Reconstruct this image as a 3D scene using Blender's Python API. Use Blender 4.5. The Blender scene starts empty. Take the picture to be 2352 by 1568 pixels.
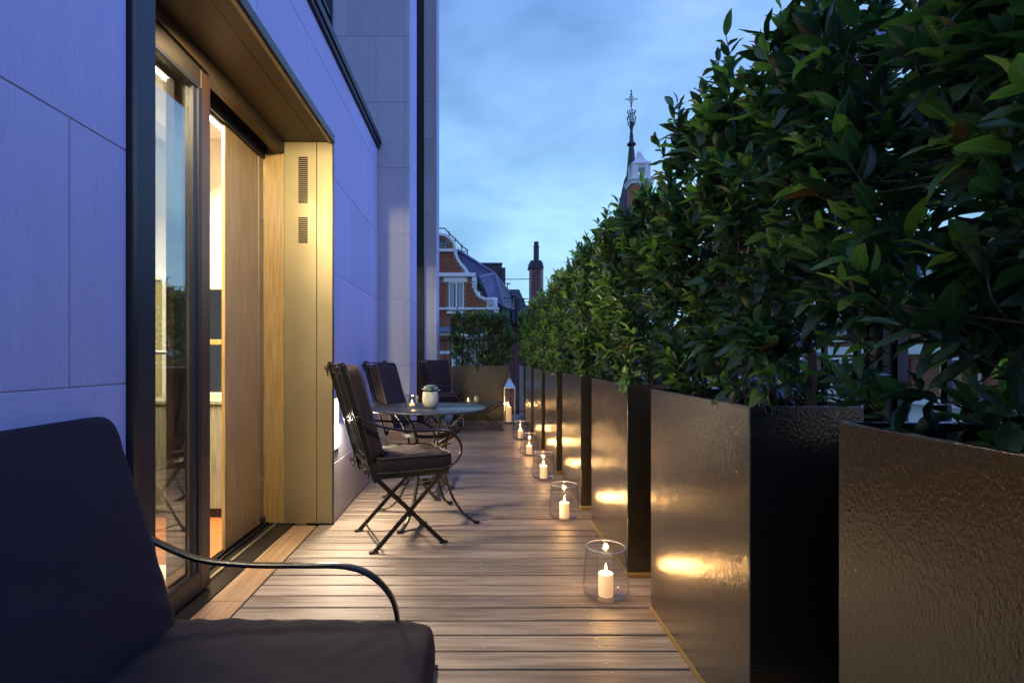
import bpy, bmesh, math, random
import numpy as np
from mathutils import Vector, Matrix, Euler, noise
random.seed(7); rng = np.random.default_rng(7)
S = bpy.context.scene; COL = S.collection
PI = math.pi; R = math.radians

# ------------------------------------------------------------------ camera
F = 1225.0; CH = 1.076                       # focal length in px of a 2352 px wide picture, camera height
cam_d = bpy.data.cameras.new('camera'); cam = bpy.data.objects.new('camera', cam_d); COL.objects.link(cam)
cam.location = (0, 0, CH); cam.rotation_euler = (R(90), 0, 0)
cam_d.sensor_width = 36; cam_d.lens = F / 2352 * 36
cam_d.shift_x = 80 / 2352; cam_d.shift_y = 38 / 2352
cam_d.clip_start = 0.05; cam_d.clip_end = 3000
S.camera = cam
def at(px, py, y):
    return Vector(((px - 1096) * y / F, y, CH + (822 - py) * y / F))

# ------------------------------------------------------------------ world
SKY = 1.86
w = bpy.data.worlds.new('World'); S.world = w; w.use_nodes = True
nt = w.node_tree; nt.nodes.clear()
def N(t, typ, **kw):
    n = t.nodes.new(typ)
    for k, v in kw.items():
        if k in n.inputs: n.inputs[k].default_value = v
        else: setattr(n, k, v)
    return n
out = N(nt, 'ShaderNodeOutputWorld'); bg = N(nt, 'ShaderNodeBackground'); bg.inputs['Strength'].default_value = SKY
tc = N(nt, 'ShaderNodeTexCoord')
sky = N(nt, 'ShaderNodeTexSky'); sky.sky_type = 'NISHITA'; sky.sun_disc = False
sky.sun_elevation = R(3); sky.sun_rotation = R(150)
skm = N(nt, 'ShaderNodeVectorMath', operation='SCALE'); skm.inputs['Scale'].default_value = 0.12
nt.links.new(sky.outputs[0], skm.inputs[0])
sep = N(nt, 'ShaderNodeSeparateXYZ'); nt.links.new(tc.outputs['Generated'], sep.inputs[0])
grad = N(nt, 'ShaderNodeValToRGB'); nt.links.new(sep.outputs[2], grad.inputs[0])
e = grad.color_ramp.elements
e[0].position = 0.0; e[0].color = (.25, .49, .69, 1)
e[1].position = 1.0; e[1].color = (.12, .22, .56, 1)
x = e.new(.30); x.color = (.205, .40, .64, 1)
x = e.new(.55); x.color = (.155, .29, .59, 1)
mp = N(nt, 'ShaderNodeMapping'); mp.inputs['Scale'].default_value = (1.2, 1.2, 2.6); mp.inputs['Location'].default_value = (.3, .1, .9)
nt.links.new(tc.outputs['Generated'], mp.inputs[0])
n1 = N(nt, 'ShaderNodeTexNoise', Scale=2.1, Detail=7.0, Roughness=.52, Distortion=.25); nt.links.new(mp.outputs[0], n1.inputs[0])
cr = N(nt, 'ShaderNodeValToRGB'); nt.links.new(n1.outputs[0], cr.inputs[0])
cr.color_ramp.elements[0].position = .36; cr.color_ramp.elements[0].color = (.60, .68, .75, 1)
cr.color_ramp.elements[1].position = .66; cr.color_ramp.elements[1].color = (1.40, 1.28, 1.15, 1)
cm = cr.color_ramp.elements.new(.53); cm.color = (.98, .98, 1.0, 1)
mul = N(nt, 'ShaderNodeMixRGB', blend_type='MULTIPLY'); mul.inputs[0].default_value = 1
nt.links.new(grad.outputs[0], mul.inputs[1]); nt.links.new(cr.outputs[0], mul.inputs[2])
mixs = N(nt, 'ShaderNodeMixRGB'); mixs.inputs[0].default_value = .88
nt.links.new(skm.outputs[0], mixs.inputs[1]); nt.links.new(mul.outputs[0], mixs.inputs[2])
nt.links.new(mixs.outputs[0], bg.inputs[0]); nt.links.new(bg.outputs[0], out.inputs[0])

# soft twilight glow of the open sky above the street
sd = bpy.data.lights.new('dusk_sun', 'SUN'); sd.energy = 2.8; sd.angle = R(70); sd.color = (.11, .14, 1.0)
so = bpy.data.objects.new('dusk_sun', sd); COL.objects.link(so)
so.rotation_euler = Vector((-1, -.02, -.62)).to_track_quat('-Z', 'Y').to_euler()
S.view_settings.view_transform = 'Standard'; S.view_settings.look = 'None'
S.view_settings.exposure = 0; S.view_settings.gamma = 1; S.view_settings.use_curve_mapping = False
S.render.engine = 'CYCLES'
S.cycles.max_bounces = 10; S.cycles.transparent_max_bounces = 24; S.cycles.use_denoising = True
S.cycles.sample_clamp_indirect = 4

# ------------------------------------------------------------------ materials
def mat(name, col, rough=.6, metal=0, bump=0, bscale=30, bdetail=4, var=0, vscale=4, stretch=None, spec=.5,
        coat=0, objvar=0, col2=None, coord='Object', ramp=(.35, .7), trans=0, sss=None, rvar=0):
    m = bpy.data.materials.new(name); m.use_nodes = True; t = m.node_tree; b = t.nodes['Principled BSDF']
    b.inputs['Base Color'].default_value = (*col, 1); b.inputs['Roughness'].default_value = rough
    b.inputs['Metallic'].default_value = metal; b.inputs['Specular IOR Level'].default_value = spec
    b.inputs['Coat Weight'].default_value = coat
    tcn = N(t, 'ShaderNodeTexCoord'); mpn = N(t, 'ShaderNodeMapping')
    t.links.new(tcn.outputs[coord], mpn.inputs[0])
    if stretch: mpn.inputs['Scale'].default_value = stretch
    src = None
    if var or col2:
        nn = N(t, 'ShaderNodeTexNoise', Scale=vscale, Detail=6.0, Roughness=.6); t.links.new(mpn.outputs[0], nn.inputs[0])
        rp = N(t, 'ShaderNodeValToRGB'); t.links.new(nn.outputs[0], rp.inputs[0])
        c2 = col2 or tuple(c * (1 + var) for c in col); c1 = col if col2 else tuple(c * (1 - var) for c in col)
        rp.color_ramp.elements[0].position = ramp[0]; rp.color_ramp.elements[1].position = ramp[1]
        rp.color_ramp.elements[0].color = (*c1, 1); rp.color_ramp.elements[1].color = (*c2, 1)
        src = rp.outputs[0]
        if rvar:
            mr = N(t, 'ShaderNodeMapRange'); t.links.new(nn.outputs[0], mr.inputs[0])
            mr.inputs[3].default_value = rough - rvar; mr.inputs[4].default_value = rough + rvar
            t.links.new(mr.outputs[0], b.inputs['Roughness'])
    if objvar:
        oi = N(t, 'ShaderNodeObjectInfo'); mr = N(t, 'ShaderNodeMapRange')
        mr.inputs[3].default_value = 1 - objvar; mr.inputs[4].default_value = 1 + objvar
        t.links.new(oi.outputs['Random'], mr.inputs[0])
        vm = N(t, 'ShaderNodeVectorMath', operation='SCALE')
        if src: t.links.new(src, vm.inputs[0])
        else: vm.inputs[0].default_value = col
        t.links.new(mr.outputs[0], vm.inputs['Scale']); src = vm.outputs[0]
        add = N(t, 'ShaderNodeVectorMath', operation='ADD'); t.links.new(tcn.outputs[coord], add.inputs[0])
        sc = N(t, 'ShaderNodeMath', operation='MULTIPLY'); sc.inputs[1].default_value = 37; t.links.new(oi.outputs['Random'], sc.inputs[0])
        t.links.new(sc.outputs[0], add.inputs[1]); t.links.new(add.outputs[0], mpn.inputs[0])
    if src: t.links.new(src, b.inputs['Base Color'])
    if bump:
        nb = N(t, 'ShaderNodeTexNoise', Scale=bscale, Detail=float(bdetail), Roughness=.6); t.links.new(mpn.outputs[0], nb.inputs[0])
        bn = N(t, 'ShaderNodeBump', Strength=bump, Distance=.01); t.links.new(nb.outputs[0], bn.inputs['Height'])
        t.links.new(bn.outputs[0], b.inputs['Normal'])
    return m

def glass_mat(name, tint=(1, 1, 1), ior=1.5, rough=0.0, boost=1.0):
    m = bpy.data.materials.new(name); m.use_nodes = True; t = m.node_tree; t.nodes.clear()
    o = N(t, 'ShaderNodeOutputMaterial'); mx = N(t, 'ShaderNodeMixShader'); lw = N(t, 'ShaderNodeLayerWeight'); lw.inputs[0].default_value = .5
    pw = N(t, 'ShaderNodeMath', operation='POWER'); pw.inputs[1].default_value = 5; t.links.new(lw.outputs['Facing'], pw.inputs[0])
    fr = N(t, 'ShaderNodeMath', operation='MULTIPLY_ADD'); fr.inputs[1].default_value = .96; fr.inputs[2].default_value = .04; t.links.new(pw.outputs[0], fr.inputs[0])
    tr = N(t, 'ShaderNodeBsdfTransparent'); tr.inputs[0].default_value = (*tint, 1)
    gl = N(t, 'ShaderNodeBsdfGlossy'); gl.inputs['Roughness'].default_value = rough
    if boost != 1:
        ml = N(t, 'ShaderNodeMath', operation='MULTIPLY', use_clamp=True); ml.inputs[1].default_value = boost
        t.links.new(fr.outputs[0], ml.inputs[0]); t.links.new(ml.outputs[0], mx.inputs[0])
    else: t.links.new(fr.outputs[0], mx.inputs[0])
    t.links.new(tr.outputs[0], mx.inputs[1]); t.links.new(gl.outputs[0], mx.inputs[2]); t.links.new(mx.outputs[0], o.inputs[0])
    return m
def emit_mat(name, col, s):
    m = bpy.data.materials.new(name); m.use_nodes = True; t = m.node_tree; t.nodes.clear()
    o = N(t, 'ShaderNodeOutputMaterial'); em = N(t, 'ShaderNodeEmission'); em.inputs[0].default_value = (*col, 1); em.inputs[1].default_value = s
    t.links.new(em.outputs[0], o.inputs[0]); return m

M = {}
def stone_mat():
    m = mat('limestone', (.40, .41, .46), rough=.75, var=.035, vscale=3.0, stretch=(5, 5, 1.0), objvar=.06, bump=.25, bscale=60, spec=.35)
    t = m.node_tree; b = t.nodes['Principled BSDF']
    # fine vertical tooling flecks
    tcn = N(t, 'ShaderNodeTexCoord'); mpn = N(t, 'ShaderNodeMapping'); mpn.inputs['Scale'].default_value = (150, 150, 22)
    t.links.new(tcn.outputs['Object'], mpn.inputs[0])
    nn = N(t, 'ShaderNodeTexNoise', Scale=1.0, Detail=3.0, Roughness=.65); t.links.new(mpn.outputs[0], nn.inputs[0])
    mr = N(t, 'ShaderNodeValToRGB'); mr.color_ramp.elements[0].position = .30; mr.color_ramp.elements[0].color = (.86, .86, .88, 1)
    mr.color_ramp.elements[1].position = .46; mr.color_ramp.elements[1].color = (1, 1, 1, 1); t.links.new(nn.outputs[0], mr.inputs[0])
    mm = N(t, 'ShaderNodeMixRGB', blend_type='MULTIPLY'); mm.inputs[0].default_value = 1
    old = b.inputs['Base Color'].links[0].from_socket
    t.links.new(old, mm.inputs[1]); t.links.new(mr.outputs[0], mm.inputs[2]); t.links.new(mm.outputs[0], b.inputs['Base Color'])
    return m
M['stone'] = stone_mat()
M['joint'] = mat('joint_mortar', (.42, .42, .46), rough=.9, bump=.3)
M['granite'] = mat('granite', (.20, .19, .20), rough=.6, col2=(.42, .40, .42), vscale=140, bump=.25, bscale=120, ramp=(.4, .6))
M['soffit'] = mat('brown_soffit', (.070, .044, .024), rough=.5, metal=.25, var=.08, vscale=2, bump=.03, bscale=90)
M['bronze'] = mat('bronze_metal', (.31, .255, .14), rough=.44, metal=.6, var=.10, vscale=2, bump=.03, bscale=90, rvar=.06)
M['bronze_dark'] = mat('dark_bronze_metal', (.035, .028, .022), rough=.35, metal=.4, bump=.03, bscale=80, var=.2)
M['black_metal'] = mat('black_metal', (.008, .009, .013), rough=.5, metal=0, bump=.05, bscale=120)
M['chair_metal'] = mat('blackened_steel', (.020, .020, .020), rough=.34, metal=.5, bump=.12, bscale=140, var=.25, vscale=20)
M['table_metal'] = mat('table_steel', (.055, .060, .066), rough=.30, metal=.45, bump=.05, bscale=60, var=.2, vscale=6, rvar=.08)
M['slot'] = mat('vent_slot', (.01, .009, .007), rough=.8)
M['oak'] = mat('oak_veneer', (.24, .145, .045), rough=.38, col2=(.46, .31, .11), vscale=2.5, stretch=(60, 60, 1.6), bump=.22, bscale=5, coat=.25)
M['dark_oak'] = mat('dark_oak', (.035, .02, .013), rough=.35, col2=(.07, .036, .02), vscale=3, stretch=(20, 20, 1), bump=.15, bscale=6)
M['cushion'] = mat('cushion_canvas', (.024, .016, .018), rough=.85, var=.12, vscale=3, bump=.18, bscale=420, bdetail=2, spec=.25)
M['piping'] = mat('cushion_piping', (.035, .025, .025), rough=.8)
def deck_mat(name, c1, c2, stretch):
    m = mat(name, c1, rough=.50, col2=c2, vscale=2.2, stretch=stretch, bump=.45, bscale=3.0, bdetail=7, objvar=.30, ramp=(.32, .68), spec=.5, rvar=.09)
    return m
M['deck'] = deck_mat('hardwood_deck', (.105, .078, .062), (.27, .215, .178), (1.1, 15, 15))
M['deck_trim'] = deck_mat('hardwood_trim', (.25, .145, .07), (.42, .27, .15), (26, 1.1, 26))
M['under'] = mat('deck_void', (.008, .007, .006), rough=.9)
M['screw'] = mat('deck_screw', (.35, .34, .36), rough=.35, metal=.9)
M['batten'] = mat('pine_batten', (.20, .125, .045), rough=.6, var=.2, stretch=(2, 20, 20))
def planter_mat():
    m = bpy.data.materials.new('planter_paint'); m.use_nodes = True; t = m.node_tree; b = t.nodes['Principled BSDF']
    b.inputs['Base Color'].default_value = (.060, .050, .032, 1); b.inputs['Metallic'].default_value = .72; b.inputs['Roughness'].default_value = .26
    b.inputs['Coat Weight'].default_value = .9; b.inputs['Coat Roughness'].default_value = .20
    tcn = N(t, 'ShaderNodeTexCoord'); mpn = N(t, 'ShaderNodeMapping'); t.links.new(tcn.outputs['Object'], mpn.inputs[0])
    mpn.inputs['Scale'].default_value = (1, 1, .62)
    n1 = N(t, 'ShaderNodeTexNoise', Scale=170.0, Detail=1.5, Roughness=.5, Distortion=.6); t.links.new(mpn.outputs[0], n1.inputs[0])
    n2 = N(t, 'ShaderNodeTexNoise', Scale=5.0, Detail=3.0); t.links.new(tcn.outputs['Object'], n2.inputs[0])
    b1 = N(t, 'ShaderNodeBump', Strength=.40, Distance=.003); t.links.new(n1.outputs[0], b1.inputs['Height'])
    b2 = N(t, 'ShaderNodeBump', Strength=.03, Distance=.05); t.links.new(n2.outputs[0], b2.inputs['Height']); t.links.new(b1.outputs[0], b2.inputs['Normal'])
    t.links.new(b2.outputs[0], b.inputs['Normal']); t.links.new(b2.outputs[0], b.inputs['Coat Normal'])
    return m
M['planter'] = planter_mat()
M['soil'] = mat('soil', (.03, .02, .014), rough=.95, var=.3, vscale=30, bump=.6, bscale=40)
M['slate'] = mat('slate_chips', (.10, .10, .12), rough=.55, var=.3, vscale=15, bump=.3, bscale=30)
def leaf_mat(name, col, back, tr=.25):
    m = bpy.data.materials.new(name); m.use_nodes = True; t = m.node_tree; b = t.nodes['Principled BSDF']; o = t.nodes['Material Output']
    b.inputs['Roughness'].default_value = .33; b.inputs['Specular IOR Level'].default_value = .7
    uv = N(t, 'ShaderNodeUVMap'); sp = N(t, 'ShaderNodeSeparateXYZ'); t.links.new(uv.outputs[0], sp.inputs[0])
    d = N(t, 'ShaderNodeMath', operation='SUBTRACT'); d.inputs[1].default_value = .5; t.links.new(sp.outputs[0], d.inputs[0])
    a = N(t, 'ShaderNodeMath', operation='ABSOLUTE'); t.links.new(d.outputs[0], a.inputs[0])
    rp = N(t, 'ShaderNodeValToRGB'); t.links.new(a.outputs[0], rp.inputs[0])
    rp.color_ramp.elements[0].position = .02; rp.color_ramp.elements[0].color = (*[c * 1.9 + .03 for c in col], 1)
    rp.color_ramp.elements[1].position = .07; rp.color_ramp.elements[1].color = (*col, 1)
    # side veins
    wv = N(t, 'ShaderNodeMath', operation='MULTIPLY_ADD'); wv.inputs[1].default_value = 14.0
    am = N(t, 'ShaderNodeMath', operation='MULTIPLY'); am.inputs[1].default_value = -9.0; t.links.new(a.outputs[0], am.inputs[0])
    t.links.new(sp.outputs[1], wv.inputs[0]); t.links.new(am.outputs[0], wv.inputs[2])
    frc = N(t, 'ShaderNodeMath', operation='FRACT'); t.links.new(wv.outputs[0], frc.inputs[0])
    g = N(t, 'ShaderNodeNewGeometry'); nz = N(t, 'ShaderNodeTexNoise', Scale=9.0, Detail=2.0); t.links.new(g.outputs['Position'], nz.inputs[0])
    mr = N(t, 'ShaderNodeMapRange'); mr.inputs[3].default_value = .65; mr.inputs[4].default_value = 1.35; t.links.new(nz.outputs[0], mr.inputs[0])
    vm = N(t, 'ShaderNodeVectorMath', operation='SCALE'); t.links.new(rp.outputs[0], vm.inputs[0]); t.links.new(mr.outputs[0], vm.inputs['Scale'])
    mb = N(t, 'ShaderNodeMixRGB'); t.links.new(g.outputs['Backfacing'], mb.inputs[0]); t.links.new(vm.outputs[0], mb.inputs[1]); mb.inputs[2].default_value = (*back, 1)
    t.links.new(mb.outputs[0], b.inputs['Base Color'])
    bn = N(t, 'ShaderNodeBump', Strength=.35, Distance=.003); t.links.new(frc.outputs[0], bn.inputs['Height']); t.links.new(bn.outputs[0], b.inputs['Normal'])
    ts = N(t, 'ShaderNodeBsdfTranslucent'); ts.inputs[0].default_value = (col[0] * 2.2 + .02, col[1] * 2.2 + .04, col[2] * .8, 1)
    mx = N(t, 'ShaderNodeMixShader'); mx.inputs[0].default_value = tr
    t.links.new(b.outputs[0], mx.inputs[1]); t.links.new(ts.outputs[0], mx.inputs[2]); t.links.new(mx.outputs[0], o.inputs[0])
    return m
LEAFM = [leaf_mat('leaf_dark', (.013, .042, .018), (.05, .09, .035)), leaf_mat('leaf_mid', (.048, .135, .036), (.07, .13, .045)),
         leaf_mat('leaf_young', (.18, .36, .06), (.11, .20, .05), .3), leaf_mat('leaf_dry', (.20, .085, .02), (.2, .1, .03), .2)]
M['twig'] = mat('twig_bark', (.10, .065, .035), rough=.7, var=.3, vscale=30)
M['glass'] = glass_mat('clear_glass', (.998, .998, .998), boost=1.15, rough=.015)
M['door_glass'] = glass_mat('door_glass', (.88, .93, .92), boost=4.6)
def real_glass(name):
    m = bpy.data.materials.new(name); m.use_nodes = True; b = m.node_tree.nodes['Principled BSDF']
    b.inputs['Transmission Weight'].default_value = 1; b.inputs['Roughness'].default_value = 0; b.inputs['IOR'].default_value = 1.45; return m
M['rim'] = mat('rim_highlight', (.85, .87, .9), rough=.1, metal=.6, spec=1)  # near-white half-metal colour paints bright highlights onto the glass rim
M['votive'] = glass_mat('thick_glass', (.97, .98, .98), boost=4.5, rough=.02)
M['wax'] = mat('candle_wax', (.86, .78, .62), rough=.5)
_b = M['wax'].node_tree.nodes['Principled BSDF']; _b.inputs['Subsurface Weight'].default_value = .6; _b.inputs['Subsurface Radius'].default_value = (.05, .03, .015)
_b.inputs['Emission Color'].default_value = (1, .48, .14, 1); _b.inputs['Emission Strength'].default_value = .55  # flame light glowing through the wax is added as emission
M['flame'] = emit_mat('flame', (1, .62, .22), 28)
M['wick'] = mat('wick', (.02, .015, .01))
M['chrome'] = mat('polished_steel', (.65, .66, .68), rough=.14, metal=1, bump=.03, bscale=20)
M['pot'] = mat('celadon_glaze', (.50, .53, .43), rough=.16, var=.12, vscale=8, coat=.6, bump=.05, bscale=14)
M['succulent'] = mat('succulent_leaf', (.17, .26, .25), rough=.55, col2=(.30, .34, .36), vscale=20)
M['plaster'] = mat('room_plaster', (.66, .60, .50), rough=.8, bump=.03)
M['ceiling'] = mat('room_ceiling_paint', (.78, .74, .68), rough=.8)
M['room_floor'] = mat('red_wood_floor', (.33, .10, .035), rough=.35, col2=(.42, .15, .05), stretch=(1, 18, 18), vscale=3)
M['rug'] = mat('cream_rug', (.72, .68, .56), rough=.95, bump=.5, bscale=160, var=.1, vscale=8)
M['khaki'] = mat('khaki_linen', (.36, .32, .17), rough=.9, bump=.3, bscale=90, var=.08, vscale=60)
M['white'] = mat('white_paint', (.74, .74, .72), rough=.5, var=.06, vscale=3, bump=.05)
M['uphol'] = mat('taupe_leather', (.17, .14, .10), rough=.5, bump=.1, bscale=60, var=.1)
M['grey_oak'] = mat('grey_oak', (.30, .29, .21), rough=.6, col2=(.14, .13, .09), vscale=3, stretch=(30, 30, 1.5), bump=.3, bscale=6)
M['lamp'] = emit_mat('lamp_tube', (1, .93, .75), 14)
M['added_lamp_glow'] = emit_mat('added_lens_glow', (1, .80, .50), 1.2)  # glow for the lens of the added soffit light
M['niche'] = emit_mat('niche_lamp', (1, .93, .88), 1.5)
M['brick'] = mat('red_brick', (.20, .055, .03), rough=.85, col2=(.40, .13, .06), vscale=4, coord='Generated', ramp=(.3, .7), objvar=.2, stretch=(40, 40, 40))
M['brick_dark'] = mat('soot_brick', (.11, .040, .045), rough=.9, col2=(.20, .07, .06), vscale=4, coord='Generated', stretch=(30, 30, 30))
M['mortar'] = mat('pale_mortar', (.42, .38, .33), rough=.9)
M['stucco'] = mat('white_stucco', (.68, .67, .66), rough=.7, var=.08, vscale=1.5, bump=.1, bscale=20)
M['slate_roof'] = mat('roof_slate', (.075, .075, .115), rough=.55, var=.3, vscale=6)
M['lead'] = mat('lead_sheet', (.13, .14, .19), rough=.5, var=.15, vscale=2)
M['purple_dark'] = mat('sooty_slate', (.035, .028, .05), rough=.6, var=.2)
M['window_dark'] = mat('window_pane', (.10, .13, .17), rough=.12, spec=.8)
M['net'] = mat('net_curtain', (.42, .42, .40), rough=.9)
M['asphalt'] = mat('asphalt', (.05, .05, .05), rough=.9, var=.15)
M['dome'] = M['lead']

# ------------------------------------------------------------------ helpers
def tag(o, label=None, cat=None, group=None, kind=None):
    if label: o['label'] = label
    if cat: o['category'] = cat
    if group: o['group'] = group
    if kind: o['kind'] = kind
    return o
def empty(name, loc=(0, 0, 0), rz=0, **k):
    o = bpy.data.objects.new(name, None); COL.objects.link(o); o.location = loc; o.rotation_euler = (0, 0, rz); o.empty_display_size = .1
    return tag(o, **k)
def abs_loc(p):
    v = Vector((0, 0, 0))
    while p is not None: v += Vector(p.location); p = p.parent
    return v
class MB:
    def __init__(s): s.v = []; s.f = []; s.mi = []; s.cm = 0
    def add(s, vs, fs):
        b = len(s.v); s.v += [tuple(v) for v in vs]; s.f += [tuple(i + b for i in f) for f in fs]; s.mi += [s.cm] * len(fs)
    def box(s, x0, x1, y0, y1, z0, z1):
        if x0 > x1: x0, x1 = x1, x0
        if y0 > y1: y0, y1 = y1, y0
        s.add([(x0, y0, z0), (x1, y0, z0), (x1, y1, z0), (x0, y1, z0), (x0, y0, z1), (x1, y0, z1), (x1, y1, z1), (x0, y1, z1)],
              [(0, 3, 2, 1), (4, 5, 6, 7), (0, 1, 5, 4), (1, 2, 6, 5), (2, 3, 7, 6), (3, 0, 4, 7)])
    def prism(s, pts, ext):                      # pts: 3D polygon, ext: extrusion vector
        n = len(pts); pts = [Vector(p) for p in pts]; ext = Vector(ext)
        s.add(pts + [p + ext for p in pts], [tuple(range(n))[::-1], tuple(range(n, 2 * n))] + [(i, (i + 1) % n, (i + 1) % n + n, i + n) for i in range(n)])
    def tube(s, pts, r, n=8, cap=True):
        pts = [Vector(p) for p in pts]; rr = r if isinstance(r, (list, tuple)) else [r] * len(pts)
        base = len(s.v); up = None; vs = []; fs = []
        for i, p in enumerate(pts):
            t = (pts[min(i + 1, len(pts) - 1)] - pts[max(i - 1, 0)]).normalized()
            if up is None:
                up = Vector((0, 0, 1)) if abs(t.z) < .9 else Vector((1, 0, 0))
            a = (up - t * up.dot(t)).normalized(); b = t.cross(a); up = a
            for k in range(n):
                g = 2 * PI * k / n; vs.append(p + (a * math.cos(g) + b * math.sin(g)) * rr[i])
        for i in range(len(pts) - 1):
            for k in range(n):
                k2 = (k + 1) % n; fs.append((i * n + k, i * n + k2, (i + 1) * n + k2, (i + 1) * n + k))
        if cap: fs.append(tuple(range(n))[::-1]); fs.append(tuple((len(pts) - 1) * n + k for k in range(n)))
        s.add(vs, fs)
    def flat(s, pts, side, w, t):                # flat bar: width w along 'side', thickness t in the plane of the curve
        pts = [Vector(p) for p in pts]; side = Vector(side).normalized(); vs = []; fs = []
        for i, p in enumerate(pts):
            tg = (pts[min(i + 1, len(pts) - 1)] - pts[max(i - 1, 0)]).normalized(); nm = side.cross(tg).normalized()
            for a, b in ((-1, -1), (1, -1), (1, 1), (-1, 1)): vs.append(p + side * (a * w / 2) + nm * (b * t / 2))
        for i in range(len(pts) - 1):
            for k in range(4):
                k2 = (k + 1) % 4; fs.append((i * 4 + k, i * 4 + k2, (i + 1) * 4 + k2, (i + 1) * 4 + k))
        e_ = (len(pts) - 1) * 4; fs += [(3, 2, 1, 0), (e_, e_ + 1, e_ + 2, e_ + 3)]
        s.add(vs, fs)
    def lathe(s, prof, c, n=28, close=False):
        c = Vector(c); vs = []; fs = []
        for r, z in prof:
            for k in range(n): g = 2 * PI * k / n; vs.append(c + Vector((r * math.cos(g), r * math.sin(g), z)))
        m = len(prof)
        for i in range(m if close else m - 1):
            i2 = (i + 1) % m
            for k in range(n): k2 = (k + 1) % n; fs.append((i * n + k, i * n + k2, i2 * n + k2, i2 * n + k))
        if not close:
            if prof[0][0] > 1e-5: fs.append(tuple(range(n))[::-1])
            if prof[-1][0] > 1e-5: fs.append(tuple((m - 1) * n + k for k in range(n)))
        s.add(vs, fs)
    def ball(s, c, r, n=10):
        s.lathe([(r * math.sin(PI * i / 8) + 1e-6, -r * math.cos(PI * i / 8)) for i in range(9)], c, n)
    def mesh(s, name, mats, off=None, bevel=0, smooth=False, segs=1):
        me = bpy.data.meshes.new(name)
        v = s.v if off is None else [(a - off[0], b - off[1], c - off[2]) for a, b, c in s.v]
        me.from_pydata(v, [], s.f)
        for m in (mats if isinstance(mats, (list, tuple)) else [mats]): me.materials.append(m)
        if any(s.mi): me.polygons.foreach_set('material_index', s.mi)
        bm = bmesh.new(); bm.from_mesh(me)
        bmesh.ops.recalc_face_normals(bm, faces=bm.faces)
        if bevel: bmesh.ops.bevel(bm, geom=bm.edges[:], offset=bevel, segments=segs, affect='EDGES', profile=.5, clamp_overlap=True)
        bm.to_mesh(me); bm.free()
        if smooth:
            me.polygons.foreach_set('use_smooth', [True] * len(me.polygons))
            try: me.set_sharp_from_angle(angle=R(50))
            except Exception: pass
        return me
    def build(s, name, mats, parent=None, **k):
        off = abs_loc(parent) if parent is not None else None
        extra = {q: k.pop(q) for q in ('label', 'cat', 'group', 'kind') if q in k}
        o = bpy.data.objects.new(name, s.mesh(name, mats, off=off, **k)); COL.objects.link(o); o.parent = parent
        return tag(o, **extra)
def part_box(name, m, parent, x0, x1, y0, y1, z0, z1, bevel=0, **k):
    b = MB(); b.box(x0, x1, y0, y1, z0, z1); return b.build(name, m, parent, bevel=bevel, **k)
def inst(name, me, parent, loc=(0, 0, 0), rot=None, **k):
    o = bpy.data.objects.new(name, me); COL.objects.link(o); o.parent = parent; o.location = loc
    if rot is not None: o.rotation_euler = rot
    return tag(o, **k)
def copy_tree(o, parent=None):
    c = o.copy(); COL.objects.link(c); c.parent = parent
    for ch in [q for q in o.children]: copy_tree(ch, c)
    return c
def smooth_path(pts, n=6):                       # catmull-rom
    pts = [Vector(p) for p in pts]; P = [pts[0] * 2 - pts[1]] + pts + [pts[-1] * 2 - pts[-2]]; o = []
    for i in range(1, len(P) - 2):
        for k in range(n):
            t = k / n; a, b, c, d = P[i - 1], P[i], P[i + 1], P[i + 2]
            o.append(.5 * ((2 * b) + (c - a) * t + (2 * a - 5 * b + 4 * c - d) * t * t + (3 * b - a - 3 * c + d) * t ** 3))
    o.append(pts[-1]); return o
def cushion(name, hx, hy, th, mtx, parent, sub=18, puff=.34, seed=0, wr=.004, tuft=0):
    """soft seat pad: hx, hy half sizes, th thickness; mtx places it"""
    bm = bmesh.new(); bmesh.ops.create_cube(bm, size=2)
    bmesh.ops.subdivide_edges(bm, edges=bm.edges[:], cuts=sub, use_grid_fill=True)
    for v in bm.verts:
        u, q, w_ = v.co
        f = (1 - abs(u) ** 3.2) * (1 - abs(q) ** 3.2); f = max(f, 0) ** .6
        # plan rounding
        mx = max(abs(u), abs(q)); k = 1.0
        if mx > 0:
            l = (abs(u) ** 14 + abs(q) ** 14) ** (1 / 14); k = mx / l
        inset = 1 - .018 * (w_ * w_)
        z = w_ * th / 2 * (1 - puff + puff * f) + (0)
        p = Vector((u * k * hx * inset, q * k * hy * inset, z))
        s_ = noise.noise(Vector((p.x * 9 + seed, p.y * 9, seed))) * wr + noise.noise(Vector((p.x * 26, p.y * 20 + seed, seed + 3))) * wr * .5
        fold = math.sin((p.x * 1.7 + p.y) * 42 + 3 * noise.noise(p * 7)) * wr * .9 * max(0, max(abs(u), abs(q)) - .55)
        p.z += (s_ + fold) * (1 if abs(w_) > .9 else 0)
        v.co = mtx @ p
    me = bpy.data.meshes.new(name); bm.to_mesh(me); bm.free(); me.materials.append(M['cushion'])
    me.polygons.foreach_set('use_smooth', [True] * len(me.polygons))
    o = bpy.data.objects.new(name, me); COL.objects.link(o); o.parent = parent
    pp = MB()
    for sgn in (1, -1):
        pts = []
        for i in range(97):
            a = 2 * PI * i / 96; c, s2 = math.cos(a), math.sin(a); l = (abs(c) ** 14 + abs(s2) ** 14) ** (1 / 14)
            pts.append(mtx @ Vector((c / l * hx * .985, s2 / l * hy * .985, sgn * th / 2 * (1 - puff * .8))))
        pp.tube(pts, .0055, 6)
    pp.build('piping', M['piping'], o, smooth=True)
    return o

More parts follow.
